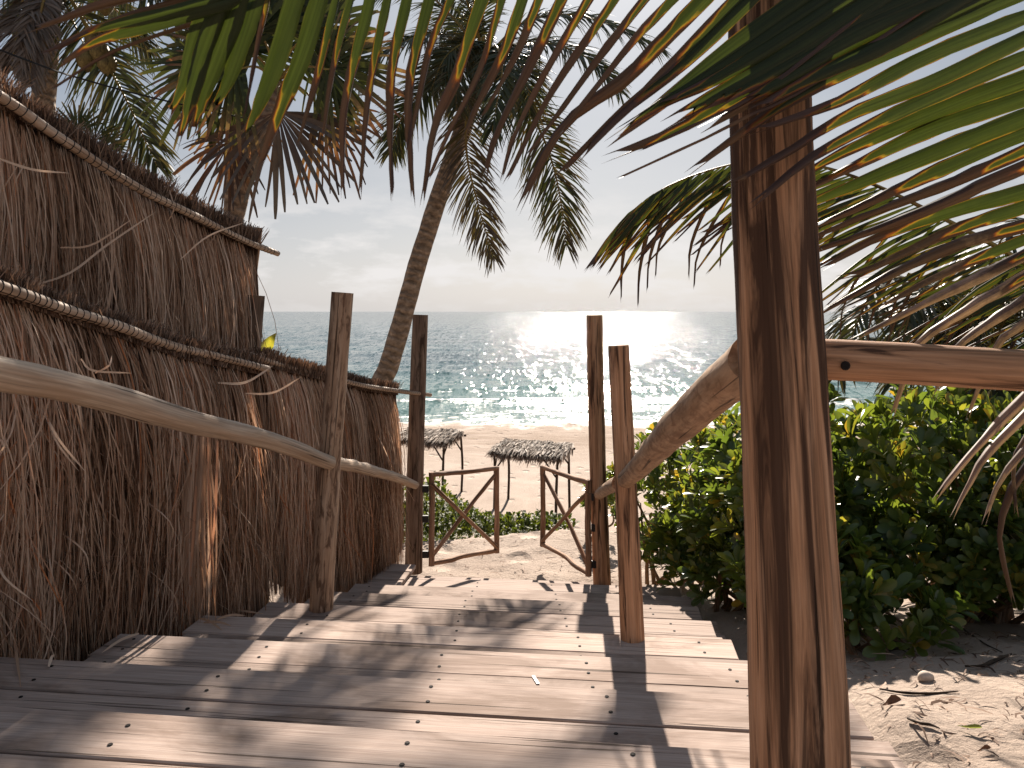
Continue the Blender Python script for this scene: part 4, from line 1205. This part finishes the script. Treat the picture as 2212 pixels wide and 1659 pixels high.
for (x, y) in ((22, 128), (52, 148), (48, 112), (186, 132), (216, 116), (232, 142), (226, 10), (205, 90)):
    c = at(x, y, 8.35)
    mb = MB(); tube(mb, [c + Vector((0, 0, .14)), c + Vector((0, 0, .07)), c, c + Vector((.01, 0, -.08)), c + Vector((.01, 0, -.12))], [.02, .085, .105, .075, .012], 12, 12, tint=random.uniform(.4, .7))
    nut = mb.build('coconut', M['husk'], p3)
    mb = MB(); tube(mb, [c + Vector((0, 0, .13)), c.lerp(cr3, .4) + Vector((0, 0, .04)), cr3], [.007, .012, .02], 16, 6)
    mb.build('stalk', M['rachis'], nut)

# fan palms behind the tall fence
def fan_leaf(parent, hub, direction, nrm, R, spread=250, nseg=24, droop=.25, tint=(.1, .6), crown=None, twist=0):
    hub = np.array(hub, float)
    A = unit(np.array(direction, float)); Nn = np.array(nrm, float); Nn = unit(Nn - A * (Nn @ A)); B = np.cross(Nn, A)
    th = np.radians(np.linspace(-spread / 2, spread / 2, nseg)) + rng.normal(0, .015, nseg)
    dirs = np.cos(th)[:, None] * A + np.sin(th)[:, None] * B
    side = -np.sin(th)[:, None] * A + np.cos(th)[:, None] * B
    rr_ = np.array([.04, .22, .42, .6, .8, .92, 1.0])
    Rk = R * (.72 + .28 * np.cos(th / 2)) * rng.uniform(.85, 1.06, nseg)
    seg_w = math.radians(spread) / nseg
    P = hub + dirs[:, None, :] * (Rk[:, None] * rr_[None, :])[..., None]
    P = P + np.array([0, 0, -1.]) * (droop * Rk[:, None] * rr_[None, :] ** 2.4 * rng.uniform(.6, 1.5, nseg)[:, None])[..., None]
    P = P + Nn * (.06 * R * np.sin(rr_[None, :] * 3 + rng.uniform(0, 3, nseg)[:, None]))[..., None]
    W = seg_w * Rk[:, None] * np.array([.05, .25, .48, .46, .36, .30, .16])[None, :] * 1.12
    pl = rng.choice([-.55, .55], nseg)
    S = unit(side + Nn * pl[:, None])[:, None, :]
    tn = np.clip(tint[0] + (tint[1] - tint[0]) * np.linspace(0, 1, 7)[None, :] ** 1.3 + rng.normal(0, .06, (nseg, 1)), 0, 1)
    V, Q, T = ribbons(P, W, S, tn)
    o = link('fan_leaf', mesh_np('fan_leaf', V, Q, M['fan'], T), parent)
    if crown is not None:
        mid = (np.array(crown) + hub) / 2 + np.array([0, 0, .08])
        mb = MB(); tube(mb, [tuple(crown), tuple(mid), tuple(hub)], [.018, .012, .009], 12, 6)
        mb.build('leaf_stalk', M['rachis'], o)
    return o

d = 7.8
fp_base = at(470, 900, d); gz = ground_z(fp_base.x, d)
fp = thing('fan_palm', 'leaning fan palm with shaggy dead fan leaves above the fence end', 'palm', (fp_base.x, d, gz))
crf = at(598, 175, d)
palm_trunk(fp, [(fp_base.x + .02, d, gz - .1), at(492, 600, d), at(516, 440, d), at(545, 330, d), at(580, 240, d), tuple(crf)], [.10, .088, .084, .08, .08, .07], 50)
FANS = [  # hub px, direction in picture (dx,dy), radius px, spread, droop, tint
    ((603, 242, 7.3), (.12, 1), 190, 165, .15, (.86, 1.0)),
    ((698, 239, 7.5), (.8, .6), 140, 150, .35, (.5, .82)),
    ((712, 150, 7.3), (1, .22), 165, 190, .15, (.08, .75)),
    ((690, 118, 7.6), (1, -.15), 170, 220, .18, (.0, .36)),
    ((660, 80, 7.5), (.6, -.7), 170, 240, .15, (.0, .36)),
    ((610, 60, 7.5), (.05, -1), 180, 250, .12, (.0, .36)),
    ((560, 70, 7.4), (-.5, -.8), 170, 240, .12, (.0, .36)),
    ((520, 110, 7.4), (-1, -.2), 170, 220, .18, (.0, .36)),
    ((510, 150, 7.3), (-1, .18), 165, 200, .2, (.05, .72)),
    ((620, 100, 8.4), (.2, -.6), 170, 240, .2, (.0, .36)),
]
for (hx, hy, hd), (dx, dy), R, spread, dr, tn in FANS:
    Rm = R * d / F
    dirv = (dx, random.uniform(-.35, .1), -dy)
    fan_leaf(fp, at(hx, hy, hd), dirv, (random.uniform(-.3, .3), -1, random.uniform(.0, .36)), Rm, spread, 24, dr, tn, crf)
# straight fan palm just behind it
d = 8.3
b0 = at(497, 900, d); gz = ground_z(b0.x, d)
fp2 = thing('fan_palm', 'straight fan palm with brown drooping leaves left of the leaning one', 'palm', (b0.x, d, gz))
cr2 = at(512, 200, d)
palm_trunk(fp2, [(b0.x, d, gz - .1), at(500, 600, d), at(505, 400, d), tuple(cr2)], [.11, .1, .095, .085], 40)
for (hx, hy, hd), (dx, dy), R, spread, dr, tn in [
    ((505, 236, 7.9), (-.15, 1), 120, 170, .2, (.2, .66)),
    ((502, 310, 7.7), (-.55, .85), 125, 150, .3, (.66, .85)),
    ((440, 150, 7.9), (-1, .05), 150, 210, .2, (.0, .36)),
    ((480, 110, 8.0), (-.6, -.7), 150, 230, .2, (.0, .36)),
    ((540, 110, 8.3), (.4, -.8), 150, 230, .2, (.0, .36)),
]:
    fan_leaf(fp2, at(hx, hy, hd), (dx, random.uniform(-.3, .1), -dy), (random.uniform(-.3, .3), -1, random.uniform(.0, .36)), R * d / F, spread, 22, dr, tn, cr2)
# small bright fan palm whose tips peep over the tall fence
b0 = at(190, 420, 6.3); gz = ground_z(b0.x, 6.3)
sp = thing('fan_palm', 'small bright fan palm peeping over the tall fence', 'palm', (b0.x, 6.3, gz))
palm_trunk(sp, [(b0.x, 6.3, gz - .05), at(190, 640, 6.3), tuple(at(192, 350, 6.3))], [.07, .06, .05], 20)
for (hx, hy), (dx, dy), R in (((205, 300), (.25, -1), 65), ((170, 285), (-.4, -1), 75), ((225, 320), (.9, -.5), 60), ((150, 310), (-1, -.4), 70)):
    fan_leaf(sp, at(hx, hy, 6.2), (dx, -.1, -dy), (.1, -1, .2), R * 6.3 / F, 170, 20, .1, (.2, .42), at(192, 350, 6.3))

# palms beyond the shrubs on the right
def bg_palm(label, cx_, cy_, d, R, nf, seed, tint, up=.55):
    cr_ = at(cx_, cy_, d); gz = ground_z(cr_.x, d)
    t = thing('coconut_palm', label, 'palm', (cr_.x, d, gz), 'young palms behind the shrubs')
    palm_trunk(t, [(cr_.x + .1, d, gz - .1), (cr_.x + .05, d, (gz + cr_.z) / 2), tuple(cr_)], [.14, .12, .1], 20)
    rs = random.Random(seed)
    for k in range(nf):
        a = 2 * math.pi * k / nf + rs.uniform(-.2, .2)
        e = rs.uniform(.15, 1.0) * up
        o = Vector((math.cos(a), math.sin(a), 0))
        coco_frond(t, [cr_, cr_ + (o * .35 + Vector((0, 0, e * .7))) * R, cr_ + (o * .75 + Vector((0, 0, e * .75))) * R, cr_ + (o * 1.05 + Vector((0, 0, e * .3 - .25))) * R], 60, R * .36, .022, .3, tint, .02, (0, -.2, 1), .14)
bg_palm('bushy young coconut palm behind the shrub right of the thick post', 2110, 800, 6.4, 1.25, 15, 3, (.1, .5), .8)
bg_palm('young coconut palm farthest right behind the level rail', 2420, 740, 6.2, 1.5, 16, 5, (.1, .55), .8)

# ================================================================== broad-leaved shrubs
def leaf_proto(L=1.0, W=.36, cup=.10, bend=.14):
    rows = [(0, .06), (.25, .34), (.5, .72), (.72, 1.0), (.9, .8), (1.0, .25)]
    v = []; f = []
    for (t, w) in rows:
        z = bend * math.sin(t * 2.2) 
        for u in (-1, 0, 1):
            v.append((u * w * W / 2, t * L, z + cup * w * (abs(u) - .4) * .6))
    for i in range(len(rows) - 1):
        for j in range(2):
            f.append((i * 3 + j, i * 3 + j + 1, i * 3 + j + 4, i * 3 + j + 3))
    return np.array(v), np.array(f)
LP_V, LP_F = leaf_proto()
LEAF_ME = []
for q in range(7):
    LEAF_ME.append(mesh_np('leaf', LP_V, LP_F, M['shrub'], np.full(len(LP_V), [.2, .35, .45, .55, .68, .8, .95][q])))

def rosettes(lumps, dens, nleaf, size, seed, elev=(15, 70), inner=.55):
    """leaf transforms: list of (4x4 matrix, tint)"""
    r = np.random.default_rng(seed)
    out = []; tips = []
    for (c, rad) in lumps:
        c = np.array(c, float); rad = np.array(rad, float)
        area = 4 * math.pi * ((rad[0] * rad[1]) ** 1.6 / 3 + (rad[0] * rad[2]) ** 1.6 / 3 + (rad[1] * rad[2]) ** 1.6 / 3) ** (1 / 1.6)
        n = int(area * dens)
        for _ in range(n):
            dv = r.normal(0, 1, 3); dv /= np.linalg.norm(dv)
            if dv[2] < -.55: continue
            k = 1 - inner * r.random() ** 2.2
            wob = 1 + .22 * noise.noise(Vector(tuple(dv * 2.3 + c)))
            p = c + rad * dv * k * wob
            if p[2] < CZ - ground_h(float(p[0]), float(p[1])) + .03: continue
            ax = dv * np.array([.8, .8, .6]) + np.array([0, 0, .75]) + r.normal(0, .28, 3)
            tips.append((p, ax / np.linalg.norm(ax)))
    for p, ax in tips:
        a = Vector(ax); q = a.to_track_quat('Z', 'Y').to_matrix().to_4x4()
        base_t = r.normal(.52, .18); rs_ = r.uniform(.72, 1.18)
        nl = int(r.integers(nleaf[0], nleaf[1] + 1))
        ph = r.random() * 6.28
        for k in range(nl):
            az = ph + k * 2.399
            el = math.radians(r.uniform(*elev)) * (.45 + .55 * k / nl) + .2
            s = r.uniform(*size) * (1.08 - .45 * k / nl) * rs_
            Mx = Matrix.Translation(Vector(p) + a * (.012 * k / nl * 4)) @ q @ Matrix.Rotation(az, 4, 'Z') @ Matrix.Rotation(el, 4, 'X') @ Matrix.Rotation(r.normal(0, .25), 4, 'Y') @ Matrix.Scale(s, 4)
            t = base_t + r.normal(0, .12) + .12 * k / nl
            if r.random() < .012: t = 1.0
            out.append((Mx, min(1, max(0, t))))
    return out, tips

def shrub(label, lumps, base, dens=85, size=(.075, .115), seed=1, nleaf=(7, 12), nbranch=9, group='beach shrubs right of the stairs', single=300):
    t = thing('beach_shrub', label, 'shrub', base, group)
    leaves, tips = rosettes(lumps, dens, nleaf, size, seed)
    # the leaves that show largest are single parts, the rest one mass
    def key(mt):
        p = mt[0].translation
        dist = math.hypot(p.x, p.y)
        x = CX + p.x / p.y * F
        pen = 0 if x < 2230 else 3
        return dist + pen - .25 * mt[0].to_scale()[0] * 10
    leaves.sort(key=key)
    r = random.Random(seed)
    front = leaves[:single * 3]
    r.shuffle(front)
    pick, rest = front[:single], front[single:] + leaves[single * 3:]
    for Mx, tn in pick:
        q = min(6, max(0, int(np.argmin(np.abs(np.array([.2, .35, .45, .55, .68, .8, .95]) - tn)))))
        link('leaf', LEAF_ME[q], t, basis=Mx)
    if rest:
        Ms = np.array([np.array(m_) for m_, _ in rest]); tn = np.array([q for _, q in rest])
        V = np.einsum('nij,vj->nvi', Ms[:, :3, :3], LP_V) + Ms[:, None, :3, 3]
        nv = len(LP_V)
        Q = (np.arange(len(rest))[:, None, None] * nv + LP_F[None]).reshape(-1, 4)
        link('foliage', mesh_np('foliage', V, Q, M['shrub'], np.repeat(tn, nv)), t, 'stuff')
    # branches from the base towards the leaf tips
    bz = Vector(base)
    for k in range(nbranch):
        p, ax = tips[r.randrange(len(tips))]
        p = Vector(p); m_ = bz.lerp(p, .5) + Vector((r.uniform(-.12, .12), r.uniform(-.12, .12), r.uniform(-.06, .02)))
        b2 = bz + Vector((r.uniform(-.25, .25), r.uniform(-.2, .2), 0)); b2.z = ground_z(b2.x, b2.y) - .03
        mb = MB(); tube(mb, [b2, b2.lerp(m_, .5) + Vector((r.uniform(-.05, .05), 0, .03)), m_, p], [.020, .016, .011, .005], 20, 7, .12, 6, r.uniform(.3, .7))
        mb.build('branch', M['branch'], t)
    return t
def gpt(x, y): return (x, y, ground_z(x, y))
shrub('large glossy shrub right of the thick post, above bare sand', [((2.55, 4.75, CZ - 1.12), (.72, .62, .60)), ((3.3, 4.9, CZ - 1.12), (.6, .6, .6)), ((2.15, 4.45, CZ - 1.45), (.38, .35, .30)), ((2.75, 4.4, CZ - 1.4), (.45, .4, .36)), ((3.5, 4.5, CZ - 1.35), (.4, .35, .35))],
      gpt(2.75, 4.75), 78, (.11, .165), 11, nbranch=22)
shrub('low leafy sprig of shrub nearest the camera, at the foot of the thick post', [((1.95, 3.98, CZ - 1.56), (.30, .22, .20)), ((1.66, 4.15, CZ - 1.45), (.22, .26, .28))], gpt(1.9, 4.05), 75, (.11, .155), 12, nbranch=7, single=200)
shrub('glossy shrub directly behind the thick post', [((1.72, 4.85, CZ - 1.18), (.46, .5, .52)), ((1.52, 4.55, CZ - 1.55), (.24, .28, .30))], gpt(1.75, 4.85), 82, (.105, .155), 13, nbranch=14)
shrub('glossy shrub between the brown handrail post and the thick post', [((1.62, 5.75, CZ - 1.33), (.42, .5, .52)), ((1.50, 5.35, CZ - 1.75), (.26, .3, .30)), ((1.42, 5.5, CZ - 1.5), (.2, .3, .34)), ((1.45, 5.95, CZ - 1.93), (.30, .3, .26)), ((1.28, 6.1, CZ - 1.78), (.2, .25, .24))], gpt(1.65, 5.7), 86, (.095, .145), 14, nbranch=14)
shrub('shrub showing just right of the brown gate post', [((1.22, 6.9, CZ - 1.60), (.32, .4, .46)), ((1.5, 6.9, CZ - 1.5), (.4, .4, .5)), ((1.45, 6.4, CZ - 1.9), (.3, .3, .3)), ((1.22, 6.75, CZ - 2.02), (.26, .3, .26))], gpt(1.4, 6.9), 64, (.09, .13), 15, nbranch=10)
shrub('shrub farthest from the stairs behind the level rail', [((3.5, 6.0, CZ - 1.2), (.8, .6, .62)), ((2.4, 6.3, CZ - 1.25), (.7, .6, .62))], gpt(3.2, 6.1), 45, (.11, .15), 16, nbranch=8, single=60)
shrub('small shrub tuft beside the right gate post on the dune edge', [((.95, 8.6, CZ - 2.02), (.16, .25, .24))], gpt(.95, 8.6), 110, (.07, .1), 17, nbranch=4, single=60)

# banana-like plant behind the low fence
bp0 = at(572, 900, 6.4)
bn = thing('broadleaf_plant', 'bright broad-leaved plant peeping over the low fence', 'plant', gpt(bp0.x, 6.4))
def broad(px, w, tint=.75):
    C = catmull([at(*p) for p in px], 10); T = unit(np.gradient(C, axis=0)); view = unit(C - np.array([0, 0, CZ])); S = unit(np.cross(T, view)); Nn = np.cross(S, T)
    pr = np.interp(np.linspace(0, 1, 10), [0, .15, .45, .8, 1], [.1, .7, 1, .7, .05]) * w
    V = np.stack([C + S * (u * pr / 2)[:, None] + Nn * (abs(u) * .16 * pr)[:, None] for u in (-1, -.5, 0, .5, 1)], 1)
    i = (np.arange(9)[:, None] * 5 + np.arange(4)[None, :]); Q = np.stack([i, i + 1, i + 6, i + 5], -1).reshape(-1, 4)
    link('leaf', mesh_np('leaf', V, Q, M['shrub'], np.full(50, tint)), bn)
broad([(562, 860, 6.4), (566, 775, 6.35), (578, 745, 6.3), (596, 720, 6.25)], .13, .93)
broad([(560, 860, 6.4), (556, 780, 6.4), (556, 740, 6.4), (563, 722, 6.4)], .11, .8)
broad([(566, 880, 6.3), (556, 840, 5.6), (552, 815, 5.5), (556, 790, 5.4)], .11, .85)
broad([(566, 900, 6.3), (555, 880, 5.7), (549, 850, 5.5), (552, 830, 5.4)], .1, .8)
broad([(562, 900, 6.4), (600, 800, 6.5), (640, 790, 6.6)], .12, .7)
mb = MB(); tube(mb, [gpt(bp0.x, 6.4), at(566, 960, 6.4), at(562, 860, 6.4)], [.03, .025, .015], 14, 8); mb.build('stem', M['rachis'], bn)

# creeping ground cover on the dune edge
def cover(n, seed):
    r = np.random.default_rng(seed)
    pos = []
    while len(pos) < n:
        x = r.uniform(-2.8, .75); y = r.uniform(8.5, 13.0)
        lim = np.interp(x, [-2.8, -1.1, -.65, -.45, .1, .5, .75], [8.55, 8.65, 8.7, 8.95, 9.05, 9.0, 9.3])
        end = np.interp(x, [-2.8, -.9, -.5, .2, .6, .75], [13, 12.0, 10.8, 10.3, 9.9, 9.4])
        if not lim < y < end: continue
        top = np.interp(x, [-2.8, -1.1, -.85, -.6, -.35, .75], [.80, .76, .68, .48, .28, .22]) * min(1, (y - lim) / .35 + .25)
        pos.append((x, y, ground_z(x, y) + top * (1 - r.random() ** 2 * .8) * (.7 + .5 * noise.noise(Vector((x * 3, y * 3, 0))) + .2)))
    P = np.array(pos); V = []; 
    Ms = []
    for p in P:
        Mx = Matrix.Translation(p) @ Matrix.Rotation(r.uniform(0, 6.28), 4, 'Z') @ Matrix.Rotation(r.uniform(-.1, 1.2), 4, 'X') @ Matrix.Scale(r.uniform(.05, .085), 4)
        Ms.append(np.array(Mx))
    Ms = np.array(Ms)
    V = np.einsum('nij,vj->nvi', Ms[:, :3, :3], LP_V * np.array([1.5, 1, 1])) + Ms[:, None, :3, 3]
    nv = len(LP_V); Q = (np.arange(n)[:, None, None] * nv + LP_F[None]).reshape(-1, 4)
    return mesh_np('ground_cover', V, Q, M['cover'], np.repeat(r.random(n), nv))
gc = link('ground_cover', cover(14000, 3), None, 'stuff')
tag(gc, 'low bright green creeping plants on the dune edge behind the gate', 'ground cover')

# ================================================================== litter on the sand
def on_sand(x, y):
    lo, hi = 1.2, 14.0
    for _ in range(40):
        m_ = (lo + hi) / 2; p = at(x, y, m_)
        if p.z > ground_z(p.x, p.y): lo = m_
        else: hi = m_
    return at(x, y, lo)
def twig(label, px, r):
    pts = [on_sand(*p) + Vector((0, 0, r * .9)) for p in px]
    r = r * .62
    return tag(pole('twig', 'stick', None, pts, [r * .6, r, r, r * .4], .2, 8, 22, 8), label, 'twig')
twig('thin dark straight twig on the sand below the right shrub', [(2058, 1345), (2095, 1372), (2130, 1395), (2165, 1412)], .008)
twig('thick black curved twig at the right edge on shaded sand', [(2085, 1445), (2120, 1444), (2150, 1432), (2185, 1418)], .013)
twig('dark arched twig on the sand nearest the thick post', [(1912, 1412), (1940, 1404), (1965, 1406), (1985, 1414)], .011)
twig('long thin dark twig lying level across the shaded sand', [(1900, 1492), (1950, 1500), (2010, 1502), (2070, 1497)], .008)
twig('short dark twig beside the curled brown leaf', [(1960, 1556), (1985, 1566), (2010, 1570), (2030, 1578)], .008)
twig('thin stick lying on the sand between the open gates', [(1105, 1172), (1130, 1170), (1160, 1171), (1182, 1169)], .012)
def fallen(label, c, L, W, tint, rot, mat, curl=.25):
    p = on_sand(*c)
    V = LP_V * np.array([W / .36, L, L]); V[:, 2] += curl * L * (V[:, 1] / L - .5) ** 2 * 2 + abs(V[:, 0]) * .5 + .004
    me = mesh_np('fallen_leaf', V, LP_F, M[mat], np.full(len(V), tint))
    o = link('fallen_leaf', me, None, basis=Matrix.Translation(p + Vector((0, 0, .004))) @ Matrix.Rotation(rot, 4, 'Z'))
    return tag(o, label, 'leaf')
fallen('curled brown leaf where the shade meets the sunlit sand', (1905, 1535), .085, .05, .7, -1.3, 'fan')
fallen('small green leaf on the sunlit sand at lower right', (2068, 1578), .07, .022, .75, -2.0, 'shrub')
fallen('pale dry leaf at the foot of the low shrub sprig', (1890, 1405), .07, .035, .62, -1.0, 'fan')
fallen('flat tan leaf on the sunlit sand below the green leaf', (2110, 1632), .05, .022, .6, -1.4, 'fan')
# scraps of husk, weed and twig, too many to count
r = np.random.default_rng(21)
Cs = []; Ws = []; Ss = []; Ts = []
for _ in range(1500):
    if r.random() < .8:
        x = r.uniform(1.25, 4.0); y = r.uniform(2.0, 4.3)
    else:
        x = r.uniform(-.9, 2.2); y = r.uniform(6.9, 8.8)
    z = ground_z(x, y); a = r.uniform(0, 3.14); L = r.gamma(2, .011) + .008
    dv = np.array([math.cos(a), math.sin(a), 0])
    t = np.linspace(-1, 1, 4)[:, None]
    c = np.array([x, y, z + .004]) + dv * L * t + np.array([0, 0, 1]) * (.5 * L * (1 - t ** 2) * r.random()) + np.array([-dv[1], dv[0], 0]) * (L * .5 * r.normal() * t ** 2)
    Cs.append(c); Ws.append(np.array([.3, 1, 1, .3]) * r.uniform(.003, .011)); Ss.append([np.array([-dv[1], dv[0], r.uniform(-.5, .5)])] * 4); Ts.append([r.random()])
V, Q, T = ribbons(np.array(Cs), np.array(Ws), np.array(Ss), np.array(Ts))
lit = link('sand_litter', mesh_np('sand_litter', V, Q, M['fringe'], T), None, 'stuff')
tag(lit, 'dark scraps of weed and bark scattered over the dry sand', 'litter')
# pebble-like pale lump and small white strip
p = on_sand(2000, 1470); mb = MB(); tube(mb, [p + Vector((-.03, 0, .0)), p + Vector((-.018, 0, .01)), p + Vector((.0, 0, .014)), p + Vector((.018, 0, .01)), p + Vector((.03, 0, 0))], [.004, .02, .025, .02, .004], 14, 12, .15)
tag(mb.build('pebble', M['stone']), 'pale round lump on the shaded sand', 'pebble')
h = H0 + RISE * 2; dd = h / ((1470 - HY) / F)
mb = MB(); box(mb, at(1157, 1470, dd) + Vector((0, 0, .003)), (.012, .07, .003), Matrix.Rotation(.25, 3, 'Z'), .001, 1)
tag(mb.build('plastic_strip', M['white'], smooth=False, sharp=None), 'thin white plastic strip lying on a stair board', 'strip')
